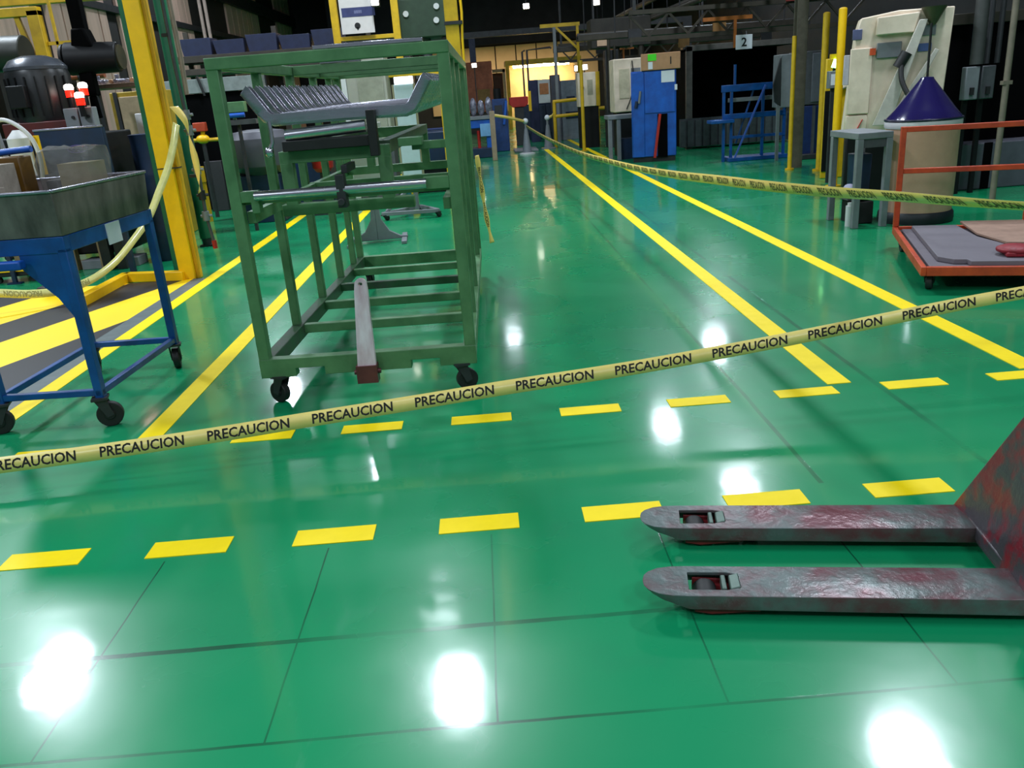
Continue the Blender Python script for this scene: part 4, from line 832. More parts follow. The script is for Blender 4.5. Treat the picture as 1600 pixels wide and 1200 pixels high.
part(fg, 'handle', MB().box(0.05, 0.30, -0.02, 0, 1.18, 1.26), BLD); part(fg, 'shelf', MB().box(0.0, 0.38, -0.02, 0, 0.62, 0.82), BLD)
single('navy_locker', 'narrow navy blue locker standing before the warm lit area', 'locker', MB().box(-0.14, 0.14, 0, 0.4, 0, 1.80).box(-0.12, 0.12, -0.01, 0, 0.9, 1.7), mat('navy_locker_paint', (34, 40, 84), 0.5), (1.70, 26.4, 0), bev=0.01)
cb = thing('cabinet_row', 'row of low dark blue cabinets below the warm lit area', 'cabinet', (2.0, 27.6, 0))
for i in range(3): part(cb, 'door', MB().box(-0.75 + i * 0.45, -0.34 + i * 0.45, -0.02, 0, 0.2, 1.05), mat('slate_blue', (50, 62, 84), 0.5), 0.008)
part(cb, 'body', MB().box(-0.78, 0.62, 0, 0.5, 0.0, 1.1), BLD, 0.01)
wf = thing('white_machine', 'white machine standing in the warm lit area far away', 'machine', (2.45, 31.0, 0))
part(wf, 'body', MB().box(-0.32, 0.30, 0, 0.8, 0.6, 1.85), WHT, 0.02); part(wf, 'base', MB().box(-0.3, 0.28, 0.02, 0.7, 0, 0.6), GRD); part(wf, 'window', MB().box(-0.24, 0.08, -0.01, 0, 1.35, 1.72), mat('warm_glass', (196, 130, 90), 0.2))
# yellow gantry and railings
gt = thing('yellow_jib', 'thin yellow jib frame standing high in the far middle', 'frame', (2.55, 24.2, 0))
part(gt, 'top_beam', MB().box(-0.72, 0.36, -0.04, 0.04, 3.08, 3.17), YDK); part(gt, 'post', MB().box(0.26, 0.33, -0.035, 0.035, 0, 3.08), YDK); part(gt, 'brace', MB().beam((-0.3, 0, 3.08), (0.29, 0, 2.5), 0.06), YDK)
part(gt, 'grey_post', MB().beam((-0.34, 0, 0.0), (-0.34, 0, 3.08), 0.08), GRY)
yr2 = thing('safety_rail', 'yellow safety railing with two bars beside the far cabinets', 'railing', (2.35, 23.2, 0))
part(yr2, 'post', MB().cyl((-0.33, 0, 0), (-0.33, 0, 1.18), 0.045, n=12), YDK); part(yr2, 'post', MB().cyl((0.88, 0.3, 0), (0.88, 0.3, 1.05), 0.05, n=12), YDK)
part(yr2, 'top_bar', MB().cyl((-0.36, 0, 1.18), (0.40, 0, 1.20), 0.045, n=12), YDK); part(yr2, 'middle_bar', MB().cyl((-0.33, 0, 0.80), (0.34, 0, 0.82), 0.045, n=12), YDK)
part(yr2, 'side_bar', MB().cyl((0.88, 0.3, 0.92), (1.4, 0.4, 0.92), 0.05, n=12), YDK)
single('yellow_pole', 'slim tall yellow pole standing in front of the far cream machines', 'pole', MB().cyl((0, 0, 0), (0, 0, 2.1), 0.042, n=14).cyl((0, 0, 0), (0, 0, 0.02), 0.10, n=16), YDK, (2.52, 21.0, 0))
wb = thing('white_cabinet', 'off-white electrical cabinet on dark legs behind the slim yellow pole', 'cabinet', (2.78, 22.0, 0))
part(wb, 'enclosure', MB().box(-0.24, 0.22, 0, 0.4, 1.02, 1.84), CRM, 0.012); part(wb, 'yellow_side', MB().box(0.22, 0.32, 0, 0.4, 1.02, 1.84), YDK, 0.008); part(wb, 'stand', MB().box(-0.22, 0.28, 0.05, 0.4, 0, 1.02), DRK)
part(wb, 'black_knob', MB().cyl((-0.13, -0.03, 1.48), (-0.13, 0, 1.48), 0.04, n=14), INK); part(wb, 'door_lines', MB().box(0.0, 0.14, -0.006, 0, 1.3, 1.66), mat('cabinet_door_mark', (176, 168, 146), 0.5))
dm_ = thing('dark_machine', 'dark machine column between the far white cabinet and the cream machine', 'machine', (3.35, 21.5, 0))
part(dm_, 'column', MB().box(-0.16, 0.16, 0, 0.4, 0, 2.3), GRD, 0.01); part(dm_, 'pipes', MB().cyl((-0.08, -0.04, 0.9), (-0.08, -0.04, 2.6), 0.04, n=10).cyl((0.06, -0.05, 0.9), (0.06, -0.05, 2.4), 0.03, n=10), BRN)
cm = thing('cream_machine', 'cream machine on a grey bench left of the tall blue cabinet', 'machine', (3.20, 18.6, 0))
part(cm, 'body', MB().box(-0.28, 0.36, 0, 0.6, 0.92, 2.0), CRM, 0.02); part(cm, 'pedestal', MB().box(-0.22, 0.30, 0.05, 0.55, 0, 0.92), DRK); part(cm, 'cable', MB().tube([(0.12, -0.03, 1.95), (0.16, -0.04, 1.5), (0.08, -0.05, 1.2), (-0.02, -0.04, 0.98)], 0.012, 8), BLK)
part(cm, 'panel', MB().box(-0.16, 0.06, -0.015, 0, 1.2, 1.8), mat('cream_panel', (198, 188, 160), 0.5), 0.006); part(cm, 'vent', MB().box(0.1, 0.3, -0.01, 0, 1.6, 1.8), GRY)
gbn = thing('grey_bench', 'grey bench under the cream machine beside the tall blue cabinet', 'bench', (2.95, 17.9, 0))
part(gbn, 'top', MB().box(-0.32, 0.32, -0.3, 0.3, 0.82, 0.90), GRY, 0.008)
for x in (-0.28, -0.10, 0.26): part(gbn, 'leg', MB().box(x - 0.04, x + 0.04, -0.28, -0.20, 0, 0.82), GRY, 0.006)
part(gbn, 'blue_bin', MB().box(-0.04, 0.24, -0.15, 0.2, 0.0, 0.42), BLD)

tape('caution_tape', 'short caution tape from the beige post to the tape stand in the far middle', [(0.34, 20.2, 1.02), (0.7, 20.7, 0.93), (1.10, 21.40, 0.80)], lambda c, t: (0, 0, 0.035), TAPEW)
tape('caution_tape', 'short caution tape from the small stand to the far yellow railing', [(1.84, 22.86, 0.80), (1.92, 23.0, 0.82), (1.97, 23.12, 0.86)], lambda c, t: (0, 0, 0.04), TAPEW)
du = thing('duct', 'dark brown overhead duct block above the far cream machines', 'duct', (3.6, 22.6, 2.15))
part(du, 'main_box', MB().box(-0.6, 0.95, 0, 0.8, 0.25, 0.95), mat('dark_brown_duct', (44, 40, 32), 0.6, var=0.5, scale=3), 0.02); part(du, 'hanger', MB().box(-0.5, -0.46, 0.3, 0.34, 0.95, 5.7).box(0.8, 0.84, 0.3, 0.34, 0.95, 5.7), GRD); part(du, 'flange', MB().box(0.4, 0.46, -0.03, 0.83, 0.22, 0.98), BRN); part(du, 'drop_pipe', MB().cyl((0.1, 0.2, -0.2), (0.1, 0.2, 0.25), 0.06, n=12).cyl((0.7, 0.1, -0.1), (0.7, 0.1, 0.25), 0.08, n=12), BRN)
part(du, 'lamp_panel', MB().box(-0.45, -0.2, -0.03, 0, 0.30, 0.62), mat('peach_panel', (214, 176, 146), 0.5))

# ------------------------------------------------------------------ tall blue cabinet with carton
bl = thing('blue_cabinet', 'tall bright blue cabinet with a dark alcove at its foot', 'cabinet', (3.38, 16.7, 0), -12)
part(bl, 'body', MB().box(-0.42, 0.44, 0.0, 0.75, 0.10, 1.70), BLM, 0.012)
part(bl, 'left_panel', MB().box(-0.40, -0.17, -0.02, 0, 0.10, 1.68), BLM, 0.008)
part(bl, 'door', MB().box(-0.16, 0.42, -0.02, 0, 0.92, 1.68), BLM, 0.008)
part(bl, 'alcove', MB().box(0.08, 0.27, -0.012, 0.0, 0.08, 0.90), VDK)  # flat black plate; shade inside the alcove put in as colour
part(bl, 'red_lever', MB().beam((0.02, -0.05, 0.08), (0.13, -0.05, 0.90), 0.05, 0.03), RED)
part(bl, 'plinth', MB().box(-0.40, 0.42, 0.03, 0.7, 0.0, 0.10), BLK)
part(bl, 'paper', MB().box(0.16, 0.41, -0.026, -0.021, 1.47, 1.68), SIGNW, label='white paper on the door')
part(bl, 'tag', MB().box(0.41, 0.46, -0.03, -0.02, 1.32, 1.42), SIGNW); part(bl, 'handle', MB().cyl((-0.27, -0.05, 1.12), (-0.24, -0.05, 1.34), 0.022, n=10), GRY); part(bl, 'handle', MB().cyl((-0.33, -0.04, 1.04), (-0.31, -0.04, 1.16), 0.03, n=10), BLD)
cx_ = thing('carton', 'brown carton with a bright green label lying on the tall blue cabinet', 'carton', (3.38, 16.7, 1.702), -12)
part(cx_, 'box_body', MB().box(-0.22, 0.52, -0.04, 0.5, 0, 0.30), TAN, 0.01)
part(cx_, 'label_sheet', MB().box(-0.09, 0.07, -0.046, -0.041, 0.17, 0.29), mat('lime_label', (70, 226, 24), 0.5), label='bright green label'); part(cx_, 'white_tag', MB().box(-0.085, 0.0, -0.046, -0.041, 0.02, 0.15), SIGNW); part(cx_, 'slot', MB().box(0.33, 0.35, -0.046, -0.041, 0.09, 0.22), INK)

# ------------------------------------------------------------------ dark booth, blue steps and what stands around
bt = thing('dark_booth', 'dark open booth with grey frame behind the blue steps', 'booth', (5.75, 19.2, 0))
part(bt, 'back', MB().box(-1.05, 1.3, 1.2, 1.25, 0, 2.1), VDK); part(bt, 'side', MB().box(-1.1, -1.05, 0, 1.25, 0, 2.1), VDK); part(bt, 'roof', MB().box(-1.1, 1.3, 0, 1.25, 2.06, 2.12), VDK)
part(bt, 'frame_post', MB().box(-1.14, -1.0, -0.08, 0.0, 0, 2.16), mat('booth_frame_grey', (92, 88, 84), 0.5, var=0.4), 0.006)
part(bt, 'frame_header', MB().box(-1.14, 1.3, -0.08, 0.0, 2.06, 2.18), mat('booth_frame_grey'), 0.006)
cp = MB()
for i in range(15): cp.box(-1.3 + i * 0.175, -1.3 + i * 0.175 + 0.13, -0.16, -0.10, 0.05, 0.62)
cp.box(-1.3, 1.3, -0.10, -0.09, 0.05, 0.66)
part(bt, 'lower_panel', cp, mat('ribbed_grey', (74, 80, 84), 0.5, 0.2, var=0.4), label='ribbed grey lower panel')
st = thing('blue_steps', 'blue steel step platform with handrails before the dark booth', 'steps', (4.95, 15.6, 0))
for x in (-0.50, -0.36, 0.22, 0.62): part(st, 'upright', MB().box(x - 0.022, x + 0.022, -0.02, 0.03, 0.0, 1.34), BLU)
part(st, 'top_rail', MB().box(-0.54, 0.64, -0.03, 0.04, 1.22, 1.34), BLU, 0.006); part(st, 'middle_rail', MB().box(-0.50, 0.64, -0.03, 0.03, 0.75, 0.84), BLU, 0.006); part(st, 'grey_bar', MB().box(-0.40, 0.64, 0.06, 0.10, 1.04, 1.11), GRY, 0.004)
part(st, 'tread', MB().box(-0.76, -0.34, -0.15, 0.2, 0.69, 0.75), BLU, 0.008); part(st, 'antenna', MB().box(-0.32, -0.28, 0, 0.03, 1.34, 1.68), BLU)
part(st, 'stringer', MB().beam((-0.34, -0.12, 0.02), (0.24, -0.06, 1.30), 0.022, 0.03), mat('pale_blue_edge', (70, 104, 190), 0.4)); part(st, 'stringer', MB().beam((-0.22, 0.16, 0.3), (0.08, 0.1, 1.25), 0.02, 0.03), BLU)
part(st, 'base', MB().box(-0.44, 0.66, -0.15, 0.35, 0.0, 0.07), BLU, 0.008); part(st, 'low_rail', MB().box(-0.36, 0.64, -0.03, 0.03, 0.40, 0.45), BLU)
yp1 = thing('yellow_pole', 'slim yellow pole right of the blue steps, beside the grey column', 'pole', (4.90, 13.4, 0))
part(yp1, 'shaft', MB().cyl((0, 0, 0), (0, 0, 2.0), 0.034, n=12), YDK); part(yp1, 'foot', MB().cyl((0, 0, 0), (0, 0, 0.03), 0.07, n=14), YDK)
single('grey_column', 'dark grey-brown steel column beside the slim yellow pole on the right', 'column', MB().box(-0.085, 0.085, -0.08, -0.06, 0, 7.9).box(-0.085, 0.085, 0.06, 0.08, 0, 7.9).box(-0.01, 0.01, -0.06, 0.06, 0, 7.9), mat('column_brown_grey', (96, 90, 78), 0.55, var=0.4), (5.10, 13.7, 0), bev=0.003)
gc = thing('control_cabinet', 'grey control cabinet with a blue lower part right of the grey column', 'cabinet', (5.83, 15.0, 0))
part(gc, 'enclosure', MB().box(-0.26, 0.24, 0, 0.5, 0.92, 1.80), GRM, 0.012); part(gc, 'door', MB().box(-0.02, 0.22, -0.02, 0, 0.96, 1.76), mat('slate_grey', (96, 98, 106), 0.45), 0.008)
part(gc, 'lower_body', MB().box(-0.16, 0.22, 0.0, 0.5, 0.02, 0.90), mat('deep_blue', (26, 46, 96), 0.45, var=0.4), 0.01); part(gc, 'rib', MB().box(0.02, 0.06, -0.05, 0, 0.02, 0.9), GRM); part(gc, 'base', MB().box(-0.18, 0.5, -0.15, 0.5, 0, 0.09), GRD, 0.01)
g2 = thing('grey_locker', 'grey locker with a sloping guard behind the slim yellow pole', 'locker', (5.36, 15.1, 0))
part(g2, 'body', MB().box(-0.06, 0.14, 0, 0.4, 0.9, 1.78), GRY, 0.01); part(g2, 'guard', MB().prism([(-0.18, 1.28), (-0.05, 1.76), (-0.04, 0.92), (-0.14, 1.0)], -0.05, 0, Matrix.Rotation(R(90), 4, 'X')), GRD); part(g2, 'post', MB().box(-0.10, -0.05, 0, 0.05, 0, 0.95), GRY)
for nm, x, y, h, lb in (('yellow_pole', 5.22, 13.0, 2.26, 'dull yellow pole between the grey control cabinet and the green lamp'), ('yellow_pole', 4.62, 11.0, 2.18, 'bright yellow pole just left of the white machine')):
    p_ = thing(nm, lb, 'pole', (x, y, 0), 0)
    part(p_, 'shaft', MB().cyl((0, 0, 0.0), (0, 0, h), 0.050, n=14), YDK if x > 5 else YST); part(p_, 'foot', MB().cyl((0, 0, 0), (0, 0, 0.03), 0.1, n=14), YDK); part(p_, 'cap', MB().ell((0, 0, h), 0.05, 0.05, 0.02, 12, 6), YDK)
yd = thing('yellow_door', 'yellow machine door behind the bright yellow pole', 'door panel', (5.05, 12.0, 0))
part(yd, 'leaf', MB().box(-0.20, 0.14, 0, 0.05, 0.0, 1.62), YDK, 0.01); part(yd, 'dark_slot', MB().box(-0.20, -0.13, -0.01, 0, 0.1, 1.2), DRK); part(yd, 'grip', MB().cyl((-0.02, -0.06, 1.22), (0.1, -0.05, 1.26), 0.03, n=10), CRM)
gl = thing('signal_light', 'glowing green signal light on a small grey box by the yellow poles', 'signal light', (4.755, 11.5, 0))
part(gl, 'lens', MB().cyl((-0.012, 0, 1.50), (0.02, 0, 1.60), 0.030, n=14), mat('green_glow', (120, 255, 120), 0.3, emit=(150, 255, 150), estr=9.0)); part(gl, 'box', MB().box(-0.07, 0.06, -0.03, 0.07, 1.24, 1.46), GRY, 0.008); part(gl, 'stem', MB().cyl((0, 0, 1.46), (0, 0, 1.50), 0.02, n=10), DRK); part(gl, 'post', MB().box(-0.025, 0.025, 0, 0.04, 0, 1.24), GRD); part(gl, 'paper', MB().box(-0.05, 0.03, -0.034, -0.031, 1.28, 1.42), SIGNW); part(gl, 'amber_cap', MB().box(-0.05, 0.02, 0.0, 0.05, 1.61, 1.67), YST)

# ------------------------------------------------------------------ white machine, drum and funnel, grey table
wm = thing('white_machine', 'tall off-white machine with grey panels behind the purple funnel', 'machine', (4.66, 9.62, 0), -20)
part(wm, 'body', MB().prism([(-0.50, 0.78), (0.50, 0.78), (0.55, 2.03), (0.0, 2.04), (-0.38, 1.99), (-0.42, 1.85)], -0.45, 0.0, Matrix.Rotation(R(90), 4, 'X')), CRM, 0.012)
part(wm, 'left_door', MB().box(-0.47, -0.24, -0.035, 0, 0.98, 1.68), CRM, 0.008); part(wm, 'lower_door', MB().box(-0.48, -0.25, -0.03, 0, 0.80, 0.965), CRM, 0.008)
part(wm, 'front_hood', MB().prism([(-0.22, 1.80), (0.16, 1.80), (0.20, 2.0), (-0.22, 1.98)], 0, 0.09, Matrix.Rotation(R(90), 4, 'X')), CRM, 0.01)
part(wm, 'grey_panel', MB().box(-0.20, 0.05, -0.04, 0, 1.56, 1.72), GRY, 0.006); part(wm, 'sight_glass', MB().box(-0.46, -0.36, -0.02, 0, 1.77, 1.88), mat('smoky_glass', (92, 96, 130), 0.2), 0.006)
part(wm, 'chute', MB().plate([(0.20, -0.10, 1.92), (0.28, -0.10, 1.92), (-0.02, -0.14, 0.85), (-0.20, -0.14, 0.85)], 0.05), mat('chute_white', (196, 190, 178), 0.45), 0.006)
part(wm, 'chute', MB().plate([(0.38, -0.08, 1.62), (0.42, -0.08, 1.60), (0.10, -0.12, 0.95), (0.02, -0.12, 1.0)], 0.04), mat('chute_white'), 0.006)
part(wm, 'orange_tag', MB().box(-0.27, -0.21, -0.045, -0.035, 1.60, 1.67), mat('orange_tag', (228, 84, 30), 0.5)); part(wm, 'blue_tag', MB().box(0.22, 0.35, -0.02, 0, 1.60, 1.68), mat('blue_tag', (84, 108, 170), 0.5)); part(wm, 'grey_tag', MB().box(0.24, 0.38, -0.02, 0, 1.76, 1.86), GRY)
part(wm, 'nozzle', MB().cyl((0.02, -0.12, 1.45), (0.10, -0.12, 1.60), 0.06, n=14), BLK); part(wm, 'black_hose', MB().tube(catmull([(0.05, -0.14, 1.5), (0.06, -0.2, 1.32), (0.14, -0.26, 1.15), (0.24, -0.3, 1.02)], 5), 0.028, 10), BLK)
part(wm, 'red_label', MB().beam((-0.36, -0.04, 0.80), (-0.30, -0.04, 0.92), 0.03, 0.008), RED); part(wm, 'olive_cone', MB().cyl((0.34, -0.05, 1.86), (0.34, -0.05, 2.04), 0.03, 0.13, n=18), mat('olive_hopper', (70, 70, 46), 0.5))
part(wm, 'base', MB().box(-0.46, 0.48, 0.05, 0.42, 0, 0.78), DRK, 0.02)
part(wm, 'side_box', MB().box(-0.53, -0.47, -0.02, 0.1, 1.30, 1.62), mat('pale_lilac_box', (186, 180, 186), 0.5), 0.006)
dr = thing('fibre_drum', 'tan fibreboard drum standing behind the orange cart rail', 'drum', (4.285, 8.18, 0))
part(dr, 'shell', MB().lathe([(0.32, 0.09), (0.325, 0.12), (0.33, 0.5), (0.33, 0.90), (0.335, 0.93), (0.335, 0.955), (0.31, 0.957)], (0, 0, 0), 40), TAND, 0.002)
part(dr, 'rim', MB().lathe([(0.338, 0.90), (0.345, 0.915), (0.345, 0.955), (0.338, 0.965), (0.31, 0.965)], (0, 0, 0), 40), WHT, label='pale rim band')
part(dr, 'base', MB().lathe([(0.345, 0.0), (0.35, 0.03), (0.345, 0.09), (0.33, 0.11)], (0, 0, 0), 40), mat('teal_black_base', (16, 28, 32), 0.5))
fu = thing('purple_funnel', 'shiny dark purple funnel cone sitting on top of the tan drum', 'funnel', (4.285, 8.18, 0.967))
part(fu, 'cone', MB().lathe([(0.335, 0.0), (0.34, 0.012), (0.33, 0.03), (0.27, 0.10), (0.065, 0.365), (0.055, 0.385), (0.03, 0.39)], (0, 0, 0), 44), PUR)
part(fu, 'rim', MB().lathe([(0.348, -0.001), (0.352, 0.008), (0.348, 0.018), (0.33, 0.02)], (0, 0, 0), 44), mat('navy_rim', (24, 22, 52), 0.3))
part(fu, 'rod', MB().cyl((0.0, 0, 0.39), (-0.005, 0, 0.86), 0.011, n=10), BLK)
gtb = thing('grey_table', 'grey steel table on square legs left of the tan drum', 'table', (3.80, 8.3, 0))
part(gtb, 'top', MB().box(-0.25, 0.09, -0.36, 0.30, 0.84, 0.90), GRY, 0.006)
for x, y in ((-0.22, -0.33), (-0.22, 0.25), (0.06, 0.25), (0.06, -0.33)): part(gtb, 'leg', MB().box(x - 0.03, x + 0.03, y - 0.03, y + 0.03, 0, 0.84), GRY, 0.005)
part(gtb, 'apron', MB().box(-0.22, 0.06, -0.34, -0.31, 0.76, 0.84), GRM); part(gtb, 'lower_shelf', MB().box(-0.20, 0.05, -0.1, 0.25, 0.24, 0.27), GRM)
single('black_crate', 'black crate on the floor under the grey table', 'crate', MB().box(-0.10, 0.10, -0.18, 0.12, 0, 0.22), BLK, (3.76, 8.36, 0), bev=0.01)
single('navy_bag', 'dark navy bin standing on the lower shelf of the grey table', 'bin', MB().prism([(-0.06, 0), (0.08, 0), (0.09, 0.40), (-0.07, 0.40)], -0.1, 0.12, Matrix.Rotation(R(90), 4, 'X')), BLD, (3.77, 8.40, 0.272), bev=0.01)
single('lilac_bag', 'small pale lilac bag on the lower shelf at the left of the grey table', 'bag', MB().ell((0, 0, 0.06), 0.06, 0.08, 0.06, 14, 8), mat('lilac_cloth', (186, 184, 210), 0.7), (3.655, 8.30, 0.272))
single('white_canister', 'small white canister on the floor between the legs of the grey table', 'canister', MB().cyl((0, 0, 0), (0, 0, 0.20), 0.045, n=16).cyl((0, 0, 0.20), (0, 0, 0.23), 0.03, n=14), WHT, (3.60, 8.12, 0))

# ------------------------------------------------------------------ orange platform cart and its load
oc = thing('platform_cart', 'orange steel platform cart with a railed end, loaded with flat sheets', 'cart', (2.92, 5.42, 0), -19.5)
OW, OL = 1.02, 1.66
part(oc, 'deck', MB().box(0.03, OW - 0.03, 0.03, OL - 0.03, 0.125, 0.150), mat('dark_deck_board', (58, 50, 46), 0.7, var=0.3), 0.003)
for nm, bx_ in (('side_frame', (0, 0.035, 0, OL)), ('side_frame', (OW - 0.035, OW, 0, OL)), ('end_frame', (0.035, OW - 0.035, 0, 0.035)), ('end_frame', (0.035, OW - 0.035, OL - 0.035, OL))):
    part(oc, nm, MB().box(bx_[0], bx_[1], bx_[2], bx_[3], 0.115, 0.178), ORG, 0.004)
for x in (0.0, OW - 0.045): part(oc, 'rail_post', MB().box(x, x + 0.045, OL - 0.045, OL, 0.178, 1.0), ORG, 0.005)
part(oc, 'top_rail', MB().box(0.0, OW, OL - 0.04, OL, 0.955, 0.998), ORG, 0.005); part(oc, 'middle_rail', MB().box(0.045, OW - 0.045, OL - 0.04, OL - 0.005, 0.62, 0.662), ORG, 0.005)
for x, y, rz in ((0.07, 0.09, 75), (OW - 0.10, 0.09, 75), (0.07, OL - 0.24, 95), (OW - 0.10, OL - 0.24, 95)): caster(oc, x, y, 0.125, 0.058, 0.042, rz, GRD)
a_ = R(-19.5)
def ocp(x, y, z): return (2.92 + x * math.cos(a_) - y * math.sin(a_), 5.42 + x * math.sin(a_) + y * math.cos(a_), z)
SH = mat('grey_mat_sheet', (104, 96, 104), 0.6, var=0.18, scale=4)
single('grey_sheet', 'large grey mat lying flat on the orange cart deck, lowest of the two', 'sheet', MB().prism([(0.06, 0.06), (0.96, 0.06), (0.96, 1.1), (0.7, 1.5), (0.06, 1.55)], 0, 0.02), SH, ocp(0, 0, 0.151), -19.5, bev=0.004)
single('grey_sheet', 'smaller grey mat laid on top of the large one on the orange cart', 'sheet', MB().prism([(0.13, 0.22), (0.22, 0.12), (0.30, 0.12), (0.31, 0.05), (0.82, 0.05), (0.70, 0.50), (0.52, 0.95), (0.46, 1.5), (0.13, 1.5)], 0, 0.035), mat('grey_mat_top', (112, 106, 114), 0.55, var=0.12, scale=4), ocp(0, 0, 0.172), -19.5, bev=0.004)
single('tan_board', 'tan board lying at the back right of the orange cart deck', 'board', MB().prism([(0.64, 0.62), (0.96, 0.55), (0.96, 1.56), (0.50, 1.56), (0.52, 1.0)], 0, 0.018), mat('tan_board', (158, 126, 108), 0.7, var=0.25), ocp(0, 0, 0.209), -19.5, bev=0.003)
rb = thing('red_pouch', 'crumpled red and white pouch on the front right of the orange cart', 'pouch', ocp(0.64, 0.24, 0.209), -19.5)
part(rb, 'red_cloth', MB().ell((-0.02, 0.02, 0.035), 0.13, 0.12, 0.035, 18, 8).box(-0.10, 0.06, -0.09, 0.05, 0, 0.03), mat('crimson_cloth', (150, 24, 40), 0.5, var=0.5, scale=14, bump=0.8), 0.008)
part(rb, 'white_cloth', MB().ell((0.15, -0.01, 0.025), 0.09, 0.06, 0.025, 16, 8), mat('white_cloth', (216, 206, 210), 0.6), 0.004)

# ------------------------------------------------------------------ right edge: black cabinets, boxes, conduits
bk = thing('black_machine', 'black machine enclosure filling the right edge behind the orange cart', 'machine', (6.2, 10.2, 0))
part(bk, 'body', MB().box(-0.95, 1.4, 0, 1.4, 0.0, 1.86), VDK, 0.02); part(bk, 'header', MB().box(-1.0, 1.4, -0.06, 0.05, 1.86, 1.98), BRN, 0.006)
part(bk, 'grey_base', MB().box(-0.85, 1.3, -0.35, 0.0, 0.0, 0.54), mat('slate_base', (88, 88, 98), 0.5, var=0.2), 0.015); part(bk, 'base_gap', MB().box(-0.28, -0.18, -0.36, -0.35, 0.0, 0.54), VDK)
part(bk, 'blue_arm', MB().box(-0.82, -0.74, -0.10, -0.02, 0.8, 1.86).box(-1.06, -0.74, -0.08, -0.03, 1.56, 1.62), mat('petrol_blue', (22, 104, 160), 0.45), 0.006)
for i, (x, lb) in enumerate(((5.50, 'left grey electrical box mounted on the pipe before the black machine'), (5.68, 'right grey electrical box mounted beside the thick pipe at the black machine'))):
    e = thing('electrical_box', lb, 'electrical box', (x, 9.52, 0), 0, 'grey electrical boxes on the right')
    part(e, 'enclosure', MB().box(-0.075, 0.08, 0, 0.10, 1.05, 1.40), GRY if i == 0 else GRM, 0.01); part(e, 'switch', MB().box(-0.02, 0.02, -0.03, 0, 1.10, 1.18), BLK); part(e, 'bracket', MB().box(-0.02, 0.03, 0.10, 0.14, 0.0, 1.3), DRK)
single('thick_pipe', 'thick dark grey pipe rising above the electrical boxes on the right', 'pipe', MB().cyl((0, 0, 1.42), (0.0, 0, 7.9), 0.07, n=18), mat('pipe_grey_dark', (66, 68, 66), 0.5, var=0.3), (5.56, 9.58, 0))
for i, x in enumerate((5.72, 5.84)): single('thin_pipe', ('left' if i == 0 else 'right') + ' thin dark pipe beside the thick grey pipe on the right', 'pipe', MB().cyl((0, 0, 1.42), (0.0, 0, 7.9), 0.03, n=12), GRD, (x, 9.66, 0))
single('conduit', 'slim pale brown conduit near the right edge before the black machine', 'conduit', MB().cyl((0, 0, 0), (0.0, 0, 7.9), 0.032, n=14).box(-0.05, 0.05, -0.03, 0.03, 1.2, 1.24), mat('brown_conduit', (126, 116, 100), 0.5, var=0.3), (5.60, 9.05, 0))

# ------------------------------------------------------------------ overhead runs on the right (pipes, truss, sign)
for i, (x, z, r, lb) in enumerate(((4.75, 2.98, 0.05, 'lowest grey-brown overhead pipe along the right side'), (5.15, 3.14, 0.06, 'second grey-brown overhead pipe up along the right side'), (4.95, 3.52, 0.07, 'third overhead pipe up along the right side'), (5.6, 3.32, 0.05, 'outermost overhead pipe along the right side'))):
    o_ = thing('overhead_pipe', lb, 'pipe', (x, 9.0, z), 0, 'overhead pipes on the right')
    part(o_, 'pipe_body', MB().cyl((0, 2.0, 0), (-0.2, 30, 0.1), r, n=12), BRN)
    for yy in (4, 11, 18, 25): part(o_, 'hanger', MB().cyl((-0.2 * yy / 30, yy, 0), (-0.2 * yy / 30, yy, 7.9 - z), 0.014, n=8), GRD)
trs = thing('overhead_truss', 'brownish overhead conveyor truss above the dark booth on the right', 'truss', (5.0, 17.0, 0))
part(trs, 'chord', MB().box(-2.0, 2.6, -0.05, 0.05, 2.24, 2.32), BRN); part(trs, 'chord', MB().box(-2.0, 2.6, -0.05, 0.05, 2.72, 2.80), BRN)
for i in range(12): part(trs, 'web', MB().beam((-2.0 + i * 0.38, 0, 2.32 if i % 2 else 2.72), (-1.62 + i * 0.38, 0, 2.72 if i % 2 else 2.32), 0.04), BRN)
part(trs, 'orange_bar', MB().box(-0.6, 0.35, -0.10, -0.05, 2.50, 2.57).box(0.0, 0.05, -0.10, -0.05, 2.0, 2.5), mat('rust_orange', (170, 96, 34), 0.5, var=0.4)); part(trs, 'red_box', MB().box(1.0, 1.6, -0.12, -0.05, 2.75, 2.98), mat('dull_red', (128, 44, 40), 0.5, var=0.4))
for x in (-1.9, 2.5): part(trs, 'hanger', MB().box(x - 0.03, x + 0.03, -0.03, 0.03, 2.8, 7.8), GRD)
trs2 = clone(trs, (4.6, 27.4, 0.0), 0, 'farther brownish overhead conveyor truss, left of the booth sign')
